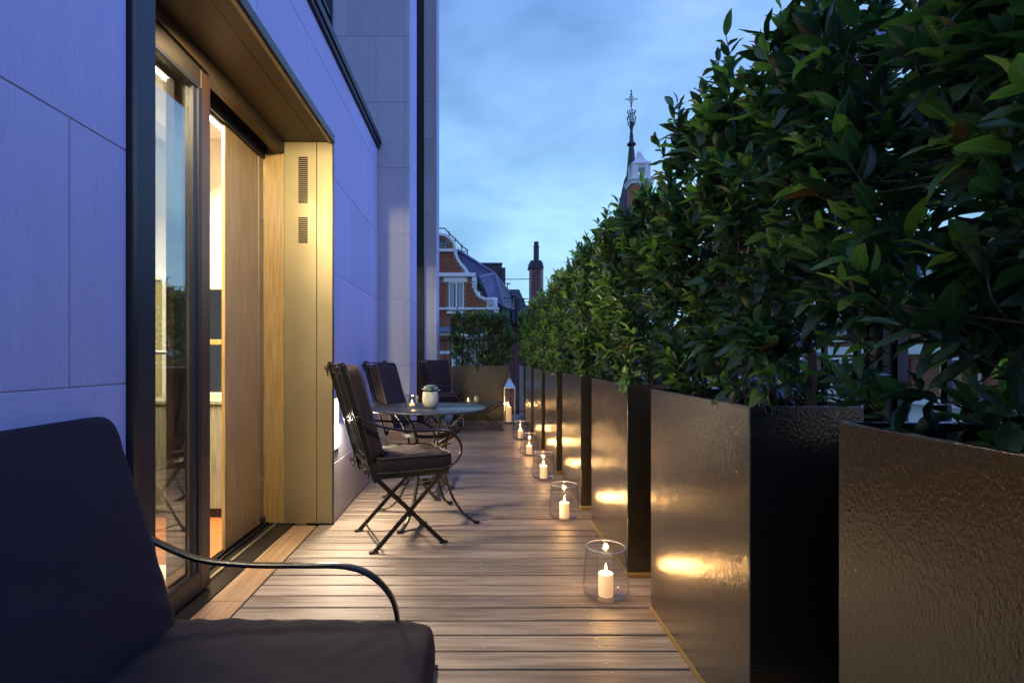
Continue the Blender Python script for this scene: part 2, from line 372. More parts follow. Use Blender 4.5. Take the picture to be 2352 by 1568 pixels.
def area(name, loc, size, size_y, power, col, aim, spread=180):
    l = bpy.data.lights.new(name, 'AREA'); l.shape = 'RECTANGLE'; l.size = size; l.size_y = size_y; l.energy = power; l.color = col; l.spread = R(spread)
    o = bpy.data.objects.new(name, l); COL.objects.link(o); o.location = loc; dv = Vector(aim) - Vector(loc); o.rotation_euler = (0, -math.atan2(dv.x, -dv.z), 0); return o
WARM = (1, .84, .58)

# ------------------------------------------------------------------ ground + street far below
g = MB(); g.add([(-900, -900, -13), (900, -900, -13), (900, 900, -13), (-900, 900, -13)], [(0, 1, 2, 3)])
g.build('ground', M['asphalt'], None, kind='structure')

# ------------------------------------------------------------------ terrace deck
deck = empty('deck', kind='structure')
part_box('deck_base', M['under'], deck, -1.45, 1.5, -1.2, 10.2, -.35, -.03)
PITCH = .1145
def board_mesh(x0, x1):
    b = MB(); b.box(x0, x1, 0, PITCH - .0108, -.024, 0); return b.mesh('deck_board', M['deck'], bevel=.003)
bA = board_mesh(-1.022, 1.34); bB = board_mesh(-.935, 1.34); bC = board_mesh(-1.30, 1.34)
y = 2.195 - PITCH * 30; scr = MB(); k = 0
while y < 10.0:
    me = bA if (y < 3.42 and y > 1.4) else (bC if 5.66 < y < 8.9 else bB)
    if y > -1.0:
        jz = random.uniform(-.0012, .0012)
        o = inst('deck_board', me, deck, (0, y, jz))
        if .8 < y < 9:
            for sx in (-.86, -.42, .02, .46, .70):
                for dy in (.026, .085):
                    sxx = sx + random.uniform(-.006, .006)
                    scr.lathe([(.0001, jz + .0008), (.0046, jz + .0008), (.0052, jz + .0001)][::-1], (sxx, y + dy + random.uniform(-.004, .004), 0), 8)
    y += PITCH; k += 1
scr.build('screws', M['screw'], deck, kind='stuff')
# lengthwise trim board and the threshold
part_box('trim_board', M['deck_trim'], deck, -1.187, -1.029, 1.0, 2.36, -.024, .001, bevel=.003)
part_box('trim_board', M['deck_trim'], deck, -1.187, -1.029, 2.364, 3.43, -.024, .001, bevel=.003)

# ------------------------------------------------------------------ our building
XW = -.94
B = empty('stone_building', (-1.2, 3, 0), label='pale stone building along the left of the terrace with bronze framed door openings', cat='building')
def blk(x0, x1, y0, y1, z0, z1, m=None, name='stone_block', g_=.0016):
    b = MB(); b.box(x0 + (g_ if g_ else 0) * 0, x1, y0 + g_, y1 - g_, z0 + g_, z1 - g_)
    return b.build(name, m or M['stone'], B, bevel=.0015)
def blkx(x0, x1, y0, y1, z0, z1, g_=.0016):
    b = MB(); b.box(x0 + g_, x1 - g_, y0, y1, z0 + g_, z1 - g_); return b.build('stone_block', M['stone'], B, bevel=.0015)
def blkc(x0, x1, y0, y1, z0, z1, g_=.0016):    # corner block, gap only in z
    b = MB(); b.box(x0, x1, y0, y1, z0 + g_, z1 - g_); return b.build('stone_block', M['stone'], B, bevel=.0015)
lev = [.387, 1.007, 1.630, 2.253, 2.873]
TOP = 3.05
def wall_run(y0, y1, zlo, zhi, joints):
    """joints: dict course index -> list of joint y"""
    zs = [zlo] + [l for l in lev if zlo + .01 < l < zhi - .01] + [zhi]
    for a, b in zip(zs[:-1], zs[1:]):
        ci = sum(1 for l in lev if l <= a + .01)
        js = [y0] + [j for j in joints[ci % 2] if y0 + .03 < j < y1 - .03] + [y1]
        for p, q in zip(js[:-1], js[1:]): blk(XW - .05, XW, p, q, a, b)
J = {0: [-.81, -.13, .55, 1.23, 1.91, 2.27, 2.95, 3.63, 4.31, 4.99], 1: [-.45, .23, .91, 1.93, 2.61, 3.29, 3.97, 4.65]}
J1 = {0: J[0], 1: J[1]}
wall_run(-1.2, 1.43, .387, TOP, {0: J[0], 1: J[1]})
wall_run(1.43, 3.455, 2.475, TOP, J1)
wall_run(3.455, 5.05, .387, TOP, J1)
part_box('wall_core', M['joint'], B, -1.20, XW - .0035, -1.2, 1.43, 0, TOP)
part_box('wall_core', M['joint'], B, -1.20, XW - .0035, 3.47, 5.04, 0, TOP)
part_box('wall_core', M['joint'], B, -1.20, XW - .0035, 1.43, 3.47, 2.50, TOP)
for a, b_ in ((-1.2, -.2), (-.2, .6), (.6, 1.43)): blk(XW - .05, XW + .004, a, b_, 0, .387, M['granite'], 'plinth_block')
for a, b_ in ((3.455, 4.0), (4.0, 4.52), (4.52, 5.05)): blk(XW - .05, XW + .004, a, b_, 0, .387, M['granite'], 'plinth_block')
# pier facing the camera
zs = [.0, .387, 1.007, 1.63, 2.253, 2.873, 3.497, 4.12, 4.745, 5.37, 6.0, 6.62, 7.25, 7.87, 8.5]
for i, (a, b_) in enumerate(zip(zs[:-1], zs[1:])):
    blkc(-.690, -.640, 5.05, 5.64, a, b_)
    if a < 3.0:
        lo = -.939
        blkx(lo, -.692, 5.05, 5.10, a, b_)
    else:
        xs = [-2.6, -1.94, -1.23 if i % 2 else -.96, -.692] if i % 2 == 0 else [-2.9, -2.1, -1.23, -.692]
        if i % 2 == 0: xs = [-2.6, -1.78, -.96, -.692]
        for p, q in zip(xs[:-1], xs[1:]): blkx(p, q, 5.05, 5.10, a, b_)
part_box('wall_core', M['joint'], B, -1.5, -.645, 5.054, 5.635, 0, 8.5)
part_box('wall_core', M['joint'], B, -3.2, -1.5, 5.054, 5.3, 2.9, 8.5)
# far jamb
for i, (a, b_) in enumerate(zip(zs[:-1], zs[1:])):
    blkx(-.89, -.737, 8.94, 9.0, a, b_); blkc(-.735, -.68, 8.94, 9.55, a, b_)
part_box('wall_core', M['joint'], B, -1.5, -.685, 8.945, 9.54, 0, 8.5)
# setback wall over the lower roof
part_box('setback_wall', M['stone'], B, -3.3, -3.2, -2, 5.05, 2.9, 9)
part_box('roof_slab', M['lead'], B, -6.2, -1.2, -2, 5.04, 2.92, 3.0)
# coping and upper balustrade
c = MB(); c.box(-1.06, -.918, -1.2, 5.045, 3.053, 3.085); c.box(-1.04, -.905, -1.2, 5.045, 3.088, 3.115); c.box(-.935, -.908, -1.2, 5.045, 3.118, 3.150)
c.build('coping', M['black_metal'], B, bevel=.002)
bl = MB()
bl.box(-.95, -.915, -1.2, 3.38, 4.0, 4.04); bl.box(-.945, -.92, -1.2, 3.38, 3.21, 3.235)
bl.box(-.955, -.91, 3.35, 3.38, 3.15, 4.04); bl.box(-1.6, -.95, 3.35, 3.38, 4.0, 4.03); bl.box(-1.6, -.95, 3.355, 3.375, 3.21, 3.235)
bl.build('balustrade_rail', M['black_metal'], B)
pk = MB(); pk.box(-.94, -.925, 0, .015, 3.235, 4.0); pkm = pk.mesh('baluster', M['black_metal'], off=(-1.2, 3, 0))
yy = .9
while yy < 3.3: inst('baluster', pkm, B, (0, yy, 0)); yy += .11

# --- bronze door surround: opening y 1.43..3.455, x from XW inwards
ZS = 2.467; YR = 3.44
# near edge trim on the facade plane
part_box('frame_trim', M['bronze_dark'], B, -1.30, XW + .016, 1.432, 1.452, .0, ZS + .02, bevel=.002)
part_box('frame_trim', M['black_metal'], B, -1.33, XW + .010, 1.454, 1.545, .0, ZS, bevel=.003)
# reveal panels at the far end, facing the camera
part_box('reveal_panel', M['bronze'], B, -1.034, XW + .006, YR, YR + .012, .012, ZS, bevel=.0015)
rp_ = part_box('reveal_panel', M['bronze'], B, -1.244, -1.037, YR, YR + .012, .012, ZS, bevel=.0015)
part_box('reveal_panel', M['oak'], B, -1.44, -1.247, YR + .006, YR + .03, .012, 2.396, bevel=.0015)
part_box('frame_edge', M['bronze_dark'], B, XW + .0065, XW + .012, YR - .003, YR + .02, .012, ZS + .01)
# ventilation grilles in the reveal
def vents(z_hi, n, dz=.0335):
    v = MB(); f = MB()
    for i in range(n):
        z = z_hi - i * dz
        pts = []
        for s_ in (1, -1):
            for q in range(5):
                a = PI / 2 - PI * q / 4 if s_ > 0 else -PI / 2 - PI * q / 4
                pts.append((-1.123 + s_ * .024 + .0042 * math.cos(a) + s_ * .003, YR - .0006, z + .0042 * math.sin(a)))
        v.prism(pts, (0, -.0012, 0))
    g_ = v.build('vent_slots', M['slot'], B)
    for i in range(n):
        z = z_hi - i * dz; f.box(-1.152, -1.094, YR - .0045, YR - .0012, z + .0050, z + .0078)
    f.build('vent_louvre', M['bronze'], g_)
for o_ in ((2.366, 23), (1.978, 13)): vents(o_[0], o_[1], .01306)
# soffit panels
part_box('soffit_panel', M['soffit'], B, -1.034, XW + .006, 1.55, YR - .001, ZS + .001, ZS + .02)
part_box('soffit_panel', M['soffit'], B, -1.244, -1.037, 1.55, YR - .001, ZS + .001, ZS + .02)
part_box('soffit_edge', M['bronze_dark'], B, XW + .0065, XW + .018, 1.43, YR + .012, ZS - .004, ZS + .045, bevel=.002)
part_box('soffit_edge', M['bronze'], B, XW - .012, XW + .006, 1.55, YR - .003, ZS - .012, ZS, bevel=.001)
part_box('door_head', M['soffit'], B, -1.306, -1.246, 1.55, YR + .004, 2.396, ZS + .03)
part_box('slot_cover', M['black_metal'], B, -1.43, -1.307, 1.5, YR + .004, 2.475, ZS + .03)
dl = MB(); dl.lathe([(.034, ZS - .006), (.040, ZS - .006), (.040, ZS + .0005), (.034, ZS + .0005)], (-1.02, 1.90, 0), 24, close=True); dl.build('added_downlight', M['chrome'], B, smooth=True)  # added fixture, lens and spot, put in to warm the door surround
dl = MB(); dl.lathe([(.0001, ZS - .001), (.033, ZS - .001), (.033, ZS), (.0001, ZS)], (-1.02, 1.90, 0), 24); dl.build('added_lens', M['added_lamp_glow'], B)
sl_ = bpy.data.lights.new('added_soffit_light', 'SPOT'); sl_.energy = 170; sl_.spot_size = R(114); sl_.spot_blend = .25; sl_.shadow_soft_size = .03; sl_.color = (1, .80, .46)
so_ = bpy.data.objects.new('added_soffit_light', sl_); COL.objects.link(so_); so_.location = (-1.02, 1.90, ZS - .035); so_.rotation_euler = (R(38), 0, 0)
rv = MB()
for i in range(10): rv.ball((XW - .02, 1.75 + i * .17, ZS - .001), .004, 8)
rv.build('soffit_rivets', M['chrome'], B, kind='stuff')
# threshold
part_box('threshold', M['bronze_dark'], B, -1.36, -1.19, 1.45, YR - .001, -.03, .004, bevel=.002)
part_box('threshold', M['bronze'], B, -1.30, -1.285, 1.6, YR - .002, .0045, .016)
for xx in (-1.405, -1.385, -1.352): part_box('door_track', M['bronze_dark'], B, xx - .006, xx + .003, 1.5, 3.5, .0, .020)
for xx in (-1.40, -1.372): part_box('head_track', M['black_metal'], B, xx - .010, xx + .002, 1.55, 3.5, 2.36, 2.47)
part_box('shim', M['batten'], B, -1.17, -1.10, YR - .001, YR + .05, .001, .0115)
# ---- glass sliding door leaf
XD = -1.255
door = empty('sliding_door', (0, 0, 0)); door.parent = B; door.location = Vector((XD, 2, 0)) - B.location
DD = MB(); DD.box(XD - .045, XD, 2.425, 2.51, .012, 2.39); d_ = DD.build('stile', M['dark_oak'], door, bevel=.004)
DD = MB(); DD.box(XD - .045, XD, 1.56, 1.64, .012, 2.39); DD.build('stile', M['black_metal'], door, bevel=.004)
DD = MB(); DD.box(XD - .045, XD, 1.641, 2.424, .012, .105); DD.build('bottom_rail', M['bronze_dark'], door, bevel=.004)
DD = MB(); DD.box(XD - .045, XD, 1.641, 2.424, 2.30, 2.39); DD.build('top_rail', M['bronze_dark'], door, bevel=.004)
DD = MB(); DD.box(XD - .006, XD + .004, 2.395, 2.4235, .106, 2.299); DD.box(XD - .02, XD - .002, 2.36, 2.394, .106, 2.299); DD.box(XD - .006, XD + .005, 1.642, 2.394, .106, .118); DD.box(XD - .006, XD + .004, 1.642, 2.394, 2.285, 2.299)
DD.build('glazing_bead', M['black_metal'], door, bevel=.001)
DD = MB(); DD.box(XD - .026, XD - .020, 1.642, 2.36, .119, 2.284); DD.build('glass', M['door_glass'], door)
# ---- timber leaf behind (dark) and open timber leaf at the far end
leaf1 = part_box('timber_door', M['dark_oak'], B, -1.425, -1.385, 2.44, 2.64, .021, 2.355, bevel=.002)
h = MB(); h.tube([(-1.455, 2.33, .72), (-1.455, 2.33, 1.125)], .011, 12); h.build('pull_handle', M['chrome'], leaf1, smooth=True)
h = MB(); h.tube([(-1.455, 2.33, .72), (-1.455, 2.33, .86)], .0135, 12); h.tube([(-1.455, 2.33, 1.10), (-1.42, 2.46, 1.10)], .009, 10); h.build('handle_grip', M['white'], leaf1, smooth=True)
leaf2 = part_box('timber_door', M['oak'], B, -1.405, -1.385, 2.93, 3.37, .021, 2.355, bevel=.002)
part_box('door_edge', M['bronze'], leaf2, -1.42, -1.378, 3.372, 3.435, .021, 2.355, bevel=.002)
for z_ in (.30, .46, 1.95):
    k_ = MB(); k_.tube([(-1.378, 3.405, z_), (-1.366, 3.405, z_)], .007, 10); k_.build('knob', M['chrome'], leaf2, smooth=True)
part_box('corner_block', M['black_metal'], leaf2, -1.377, -1.362, 3.38, 3.43, .022, .06, bevel=.002)
# second (far) opening: dark frame, glass, lit room
part_box('window_frame', M['black_metal'], B, -1.12, -.892, 8.90, 8.939, 0, 8.5)
part_box('window_frame', M['black_metal'], B, -1.12, -1.05, 5.64, 8.90, 2.6, 8.5)
part_box('window_frame', M['black_metal'], B, -1.12, -1.05, 5.64, 5.72, 0, 2.6)
part_box('window_frame', M['black_metal'], B, -1.12, -1.05, 7.2, 7.28, .0, 2.6)
part_box('window_glass', M['door_glass'], B, -1.09, -1.084, 7.28, 8.90, .0, 2.6)
part_box('room_shell', M['plaster'], B, -3.2, -3.1, 5.64, 8.94, 0, 2.7)
part_box('room_shell', M['ceiling'], B, -3.1, -1.12, 5.64, 8.94, 2.62, 2.7)
part_box('room_shell', M['plaster'], B, -3.1, -1.5, 8.9, 8.94, 0, 2.62)
part_box('room_shell', M['plaster'], B, -3.1, -1.5, 5.6, 5.64, 0, 2.62)
part_box('far_threshold', M['room_floor'], B, -3.1, -1.31, 5.64, 8.9, -.03, -.002)
# low lit niche in the wall
ni = part_box('wall_niche', M['bronze_dark'], B, XW - .004, XW + .006, 3.478, 3.60, .455, .82, bevel=.002)
part_box('niche_lamp', M['niche'], ni, XW + .0065, XW + .008, 3.484, 3.594, .475, .812)

o = area('niche_light', (XW + .012, 3.54, .65), .10, .10, 60, (1, .80, .56), (0, 3.54, .05))
added_niche = part_box('wall_niche', M['bronze_dark'], B, XW - .004, XW + .006, 1.20, 1.32, .455, .82, bevel=.002)  # added niche and lamp, hidden behind the lounge chair, lighting the foreground deck
part_box('niche_lamp', M['niche'], added_niche, XW + .0065, XW + .008, 1.206, 1.314, .475, .812)
o = area('niche_light', (XW + .012, 1.26, .65), .10, .10, 16, (1, .80, .56), (0, 1.26, .05))

# ------------------------------------------------------------------ room behind the door
part_box('room_floor', M['under'], None, -5.5, -1.37, .2, 4.3, -.10, -.03, kind='structure')
fl = empty('room_floorboards', kind='structure')
fbm = MB(); fbm.box(-5.5, -1.44, 0, .128, -.029, -.004); fbm = fbm.mesh('floorboard', M['room_floor'], bevel=.001)
for i in range(30): inst('floorboard', fbm, fl, (0, .25 + i * .13, 0))
part_box('room_wall_back', M['plaster'], None, -5.6, -5.5, .2, 4.3, -.1, 2.9, kind='structure')
part_box('room_wall_near', M['plaster'], None, -5.5, -1.31, .1, .2, -.1, 2.9, kind='structure')
part_box('room_wall_front', M['plaster'], None, -1.30, -1.205, .2, 1.42, -.1, 2.9, kind='structure')
rw = MB()      # end wall with a window hole x -2.25..-1.66, z .8..1.62
rw.box(-5.5, -2.30, 4.2, 4.3, -.1, 2.9); rw.box(-1.66, -1.21, 4.2, 4.3, -.1, 2.9); rw.box(-2.30, -1.66, 4.2, 4.3, -.1, .80); rw.box(-2.30, -1.66, 4.2, 4.3, 1.62, 2.9)
rw.build('room_wall_end', M['plaster'], None, kind='structure')
rc = MB(); rc.box(-5.5, -1.21, .2, 4.2, 2.80, 2.9); rc.box(-5.5, -3.0, .2, 4.2, 2.62, 2.80); rc.box(-2.35, -2.2, .2, 4.2, 2.70, 2.80); rc.box(-5.5, -3.7, .2, 4.2, 2.5, 2.62)
rc.build('room_ceiling', M['ceiling'], None, kind='structure')
part_box('door_head_wall', M['plaster'], None, -1.46, -1.43, 1.5, 3.6, 2.40, 2.80, kind='structure')
part_box('room_wall_jamb', M['plaster'], None, -1.43, -1.21, 3.48, 4.2, -.1, 2.8, kind='structure')
win = empty('interior_window', (-1.98, 4.2, .8), label='dark timber framed window at the end of the lit room, seen through the door gap', cat='window')
wf = MB(); wf.box(-1.76, -1.71, 4.17, 4.25, .82, 1.62); wf.box(-2.30, -1.66, 4.16, 4.24, 1.18, 1.22); wf.box(-2.3, -2.26, 4.17, 4.25, .82, 1.62)
wf.build('window_frame', M['oak'], win, bevel=.003)
wf = MB(); wf.tube([(-1.735, 4.15, 1.0), (-1.735, 4.15, 1.08)], .006); wf.build('latch', M['chrome'], win)
cab = empty('sideboard', (-1.9, 3.9, 0), label='pale grey oak sideboard standing inside the room behind the open door', cat='cabinet')
part_box('body', M['grey_oak'], cab, -2.35, -1.62, 3.60, 4.15, .06, .76, bevel=.004)
part_box('plinth', M['black_metal'], cab, -2.33, -1.64, 3.62, 4.15, -.003, .059)
part_box('top', M['grey_oak'], cab, -2.36, -1.61, 3.585, 4.155, .762, .79, bevel=.004)
rug = part_box('rug', M['rug'], None, -2.75, -1.50, 1.55, 2.75, -.0035, .014, bevel=.006); tag(rug, 'cream woollen rug on the floor just inside the door', 'rug')
pan = empty('linen_panel', (-3.2, 4.18, 0), label='khaki linen wall panel with white frame at the back of the room', cat='wall panel')
part_box('fabric', M['khaki'], pan, -3.6, -2.46, 4.165, 4.185, .1, 1.68)
pf = MB(); pf.box(-3.66, -2.40, 4.15, 4.19, 1.681, 1.75); pf.box(-2.455, -2.40, 4.15, 4.19, .04, 1.68); pf.build('frame', M['white'], pan, bevel=.003)
ac = empty('armchair', (-2.35, 3.25, 0), label='taupe leather armchair inside the room, seen through the glass door', cat='armchair')
bm_ = MB(); bm_.prism([(-2.62, 3.2, .50), (-2.15, 3.2, .50), (-2.10, 3.2, .80), (-2.16, 3.2, .90), (-2.55, 3.2, .90), (-2.65, 3.2, .80)], (0, .12, 0)); bm_.build('backrest', M['uphol'], ac, bevel=.03, segs=3, smooth=True)
bm_ = MB(); bm_.box(-2.65, -2.1, 2.70, 3.19, .36, .50); bm_.build('seat', M['uphol'], ac, bevel=.04, segs=3, smooth=True)
bm_ = MB(); bm_.box(-2.66, -2.09, 2.72, 3.3, .20, .355); bm_.build('base', M['uphol'], ac, bevel=.02, segs=2, smooth=True)
for lx in (-2.6, -2.14):
    for ly in (2.76, 3.26): q = MB(); q.tube([(lx, ly, -.003), (lx, ly, .2)], [.010, .015]); q.build('leg', M['chrome'], ac)
lf = empty('ceiling_light', (-1.70, 3.1, 2.8), label='bright twin tube ceiling light inside the room near the glass door', cat='light')
q = MB(); q.box(-1.78, -1.62, 2.35, 4.05, 2.665, 2.80); q.build('housing', M['white'], lf)
for xx in (-1.755, -1.645):
    q = MB(); q.tube([(xx, 2.4, 2.65), (xx, 4.0, 2.65)], .014, 10); q.build('lamp_tube', M['lamp'], lf)
o = area('room_tube_light', (-1.70, 3.0, 2.60), .12, 1.5, 270, WARM, (-1.20, 3.0, 1.6)); 
o = area('room_fill', (-2.6, 2.4, 2.49), .5, .5, 25, WARM, (-1.6, 2.5, .2))  # added fill without a fixture, lighting outward from the room
o = area('far_room_light', (-2.0, 7.6, 2.55), .4, 1.0, 80, (1, .8, .58), (-1.2, 7.8, 0))

# ------------------------------------------------------------------ planters and bay shrubs
PX = .74; PW = .31; PH = .946
def planter(name_label, x0, x1, y0, y1, group='dark bronze planters along the terrace edge'):
    p = empty('planter', ((x0 + x1) / 2, (y0 + y1) / 2, 0), label=name_label, cat='planter', group=group)
    t = .012; b = MB()
    b.box(x0, x1, y0, y1, .022, .04)
    zz = PH
    vs = [(x0, y0, .022), (x1, y0, .022), (x1, y1, .022), (x0, y1, .022), (x0, y0, zz), (x1, y0, zz), (x1, y1, zz), (x0, y1, zz),
          (x0 + t, y0 + t, zz), (x1 - t, y0 + t, zz), (x1 - t, y1 - t, zz), (x0 + t, y1 - t, zz), (x0 + t, y0 + t, .85), (x1 - t, y0 + t, .85), (x1 - t, y1 - t, .85), (x0 + t, y1 - t, .85)]
    fs = [(0, 3, 2, 1), (0, 1, 5, 4), (1, 2, 6, 5), (2, 3, 7, 6), (3, 0, 4, 7), (4, 5, 9, 8), (5, 6, 10, 9), (6, 7, 11, 10), (7, 4, 8, 11), (8, 9, 13, 12), (9, 10, 14, 13), (10, 11, 15, 14), (11, 8, 12, 15), (12, 13, 14, 15)]
    b = MB(); b.add(vs, fs); b.build('box', M['planter'], p, bevel=.003, segs=2)
    part_box('batten', M['batten'], p, x0 - .003, x1, y0 - .012, y1 + .012, .0005, .0205, bevel=.002)
    part_box('soil', M['soil'], p, x0 + t + .001, x1 - t - .001, y0 + t + .001, y1 - t - .001, .851, .895)
    return p
spans = [(1.093 - .825 + 1.18 * i, 1.093 + 1.18 * i) for i in range(8)]
plab = ['dark bronze planter nearest the camera, cut off by the right edge of the photo',
        'wide bronze planter beside the nearest candle jar, reflecting two candle glows',
        'third bronze planter from the camera, just behind the nearest candle jar',
        'fourth bronze planter from the camera, beside the second candle jar',
        'fifth bronze planter from the camera, beside the third candle jar',
        'sixth bronze planter from the camera, beside the fourth candle jar',
        'seventh bronze planter from the camera, beside the farthest candle jar',
        'last and farthest planter of the row, behind the tall lantern']
planters = [planter(plab[i], PX, PX + PW, a, b_) for i, (a, b_) in enumerate(spans)]
planter('bronze planter standing crosswise at the far end of the terrace', -.415, .545, 9.08, 9.45, None)
ch = MB()
for i, n_ in ((0, 150), (1, 60)):
    a, b_ = spans[i]
    for k in range(n_):
        cx, cy = random.uniform(PX + .03, PX + PW - .03), random.uniform(a + .03, b_ - .03); r_ = random.uniform(.018, .042)
        mt = Matrix.Translation((cx, cy, .897 + random.uniform(.002, .018))) @ Euler((random.uniform(-.35, .35), random.uniform(-.35, .35), random.uniform(0, 6))).to_matrix().to_4x4()
        n5 = random.randint(4, 6); pts = [mt @ Vector((r_ * random.uniform(.6, 1.1) * math.cos(2 * PI * j / n5), r_ * random.uniform(.5, .9) * math.sin(2 * PI * j / n5), 0)) for j in range(n5)]
        ch.prism(pts, mt.to_3x3() @ Vector((0, 0, random.uniform(.003, .007))))
ch.build('slate_chippings', M['slate'], None, kind='stuff', label='blue grey slate chippings covering the soil of the nearest planters', cat='slate chippings')

# leaf shape variants: local +x along the leaf, y across, z up
def leaf_shape(curl, fold, wmul, tw, seed):
    r_ = random.Random(seed)
    ts = [0, .14, .34, .56, .76, .91, 1.0]; ws = [.03, .55, .95, 1.0, .74, .36, 0]
    V_ = []; UV = []
    for t, w_ in zip(ts, ws):
        x_ = t; zc = -curl * t * t + .04 * math.sin(t * 7 + seed); hw = .205 * w_ * wmul; a = tw * t
        jl, jr = 1 + r_.uniform(-.07, .07), 1 + r_.uniform(-.07, .07)
        V_ += [(x_, -hw * jl * math.cos(a), zc + hw * fold - hw * math.sin(a) + r_.uniform(-.012, .012)), (x_, 0, zc), (x_, hw * jr * math.cos(a), zc + hw * fold + hw * math.sin(a) + r_.uniform(-.012, .012))]
        UV += [(.5 - .5, t), (.5, t), (1, t)]
    Fc = []
    for i in range(len(ts) - 1):
        a = i * 3
        if i < len(ts) - 2: Fc += [(a, a + 3, a + 4, a + 1), (a + 1, a + 4, a + 5, a + 2)]
        else: Fc += [(a, a + 4, a + 4, a + 1), (a + 1, a + 4, a + 4, a + 2)]
    F2 = []
    for i in range(len(ts) - 2): 
        a = i * 3; F2 += [(a, a + 1, a + 4, a + 3), (a + 1, a + 2, a + 5, a + 4)]
    a = (len(ts) - 2) * 3; F2 += [(a, a + 1, a + 4, a + 4), (a + 1, a + 2, a + 4, a + 4)]
    return np.array(V_, float), F2, UV
NVV = 21
LS = [leaf_shape(.16, .35, 1.0, 0, 1), leaf_shape(.30, .5, .9, .4, 2), leaf_shape(.05, .25, 1.1, -.3, 3), leaf_shape(-.12, .45, .95, .2, 4), leaf_shape(.42, .3, 1.15, -.5, 5)]
def leaf_faces(base_faces): return [tuple(dict.fromkeys(f)) for f in base_faces]
LF = [leaf_faces(s[1]) for s in LS]
leaf_meshes = {}
for si, (V_, _, UV) in enumerate(LS):
    for mi, mm in enumerate(LEAFM):
        me = bpy.data.meshes.new('leaf'); me.from_pydata([tuple(v) for v in V_], [], LF[si]); me.materials.append(mm)
        uvl = me.uv_layers.new(name='UVMap')
        for lp in me.loops: uvl.data[lp.index].uv = UV[lp.vertex_index]
        me.polygons.foreach_set('use_smooth', [True] * len(me.polygons))
        leaf_meshes[(si, mi)] = me
# loop tables
LOOPS = [np.array([i for f in LF[s] for i in f]) for s in range(5)]; FLEN = [np.array([len(f) for f in LF[s]]) for s in range(5)]
def build_leaf_bulk(name, mats4, shp, mid, parent, off):
    """join many leaves into one mesh with numpy; mats4: Nx4x4"""
    vs = []; loops = []; lens = []; midx = []; uvs = []; base = 0
    for s in range(5):
        sel = np.where(shp == s)[0]
        if len(sel) == 0: continue
        V_ = np.c_[LS[s][0], np.ones(NVV)]
        W_ = np.einsum('nij,vj->nvi', mats4[sel], V_)[:, :, :3].reshape(-1, 3); vs.append(W_)
        n = len(sel); L = (LOOPS[s][None, :] + (np.arange(n) * NVV)[:, None] + base).reshape(-1); loops.append(L)
        lens.append(np.tile(FLEN[s], n)); midx.append(np.repeat(mid[sel], len(FLEN[s])))
        uvs.append(np.tile(np.array(LS[s][2])[LOOPS[s]], (n, 1))); base += n * NVV
    vs = np.concatenate(vs) - np.array(off); loops = np.concatenate(loops); lens = np.concatenate(lens); midx = np.concatenate(midx); uvs = np.concatenate(uvs)
    me = bpy.data.meshes.new(name); me.vertices.add(len(vs)); me.vertices.foreach_set('co', vs.astype(np.float32).ravel())
    me.loops.add(len(loops)); me.loops.foreach_set('vertex_index', loops.astype(np.int32))
    me.polygons.add(len(lens)); st = np.concatenate([[0], np.cumsum(lens)[:-1]]); me.polygons.foreach_set('loop_start', st.astype(np.int32)); me.polygons.foreach_set('loop_total', lens.astype(np.int32))
    for m_ in LEAFM: me.materials.append(m_)
    me.polygons.foreach_set('material_index', midx.astype(np.int32)); me.polygons.foreach_set('use_smooth', np.ones(len(lens), bool))
    uvl = me.uv_layers.new(name='UVMap'); uvl.data.foreach_set('uv', uvs.astype(np.float32).ravel())
    me.update(calc_edges=True); me.validate()
    o = bpy.data.objects.new(name, me); COL.objects.link(o); o.parent = parent; o['kind'] = 'stuff'; return o

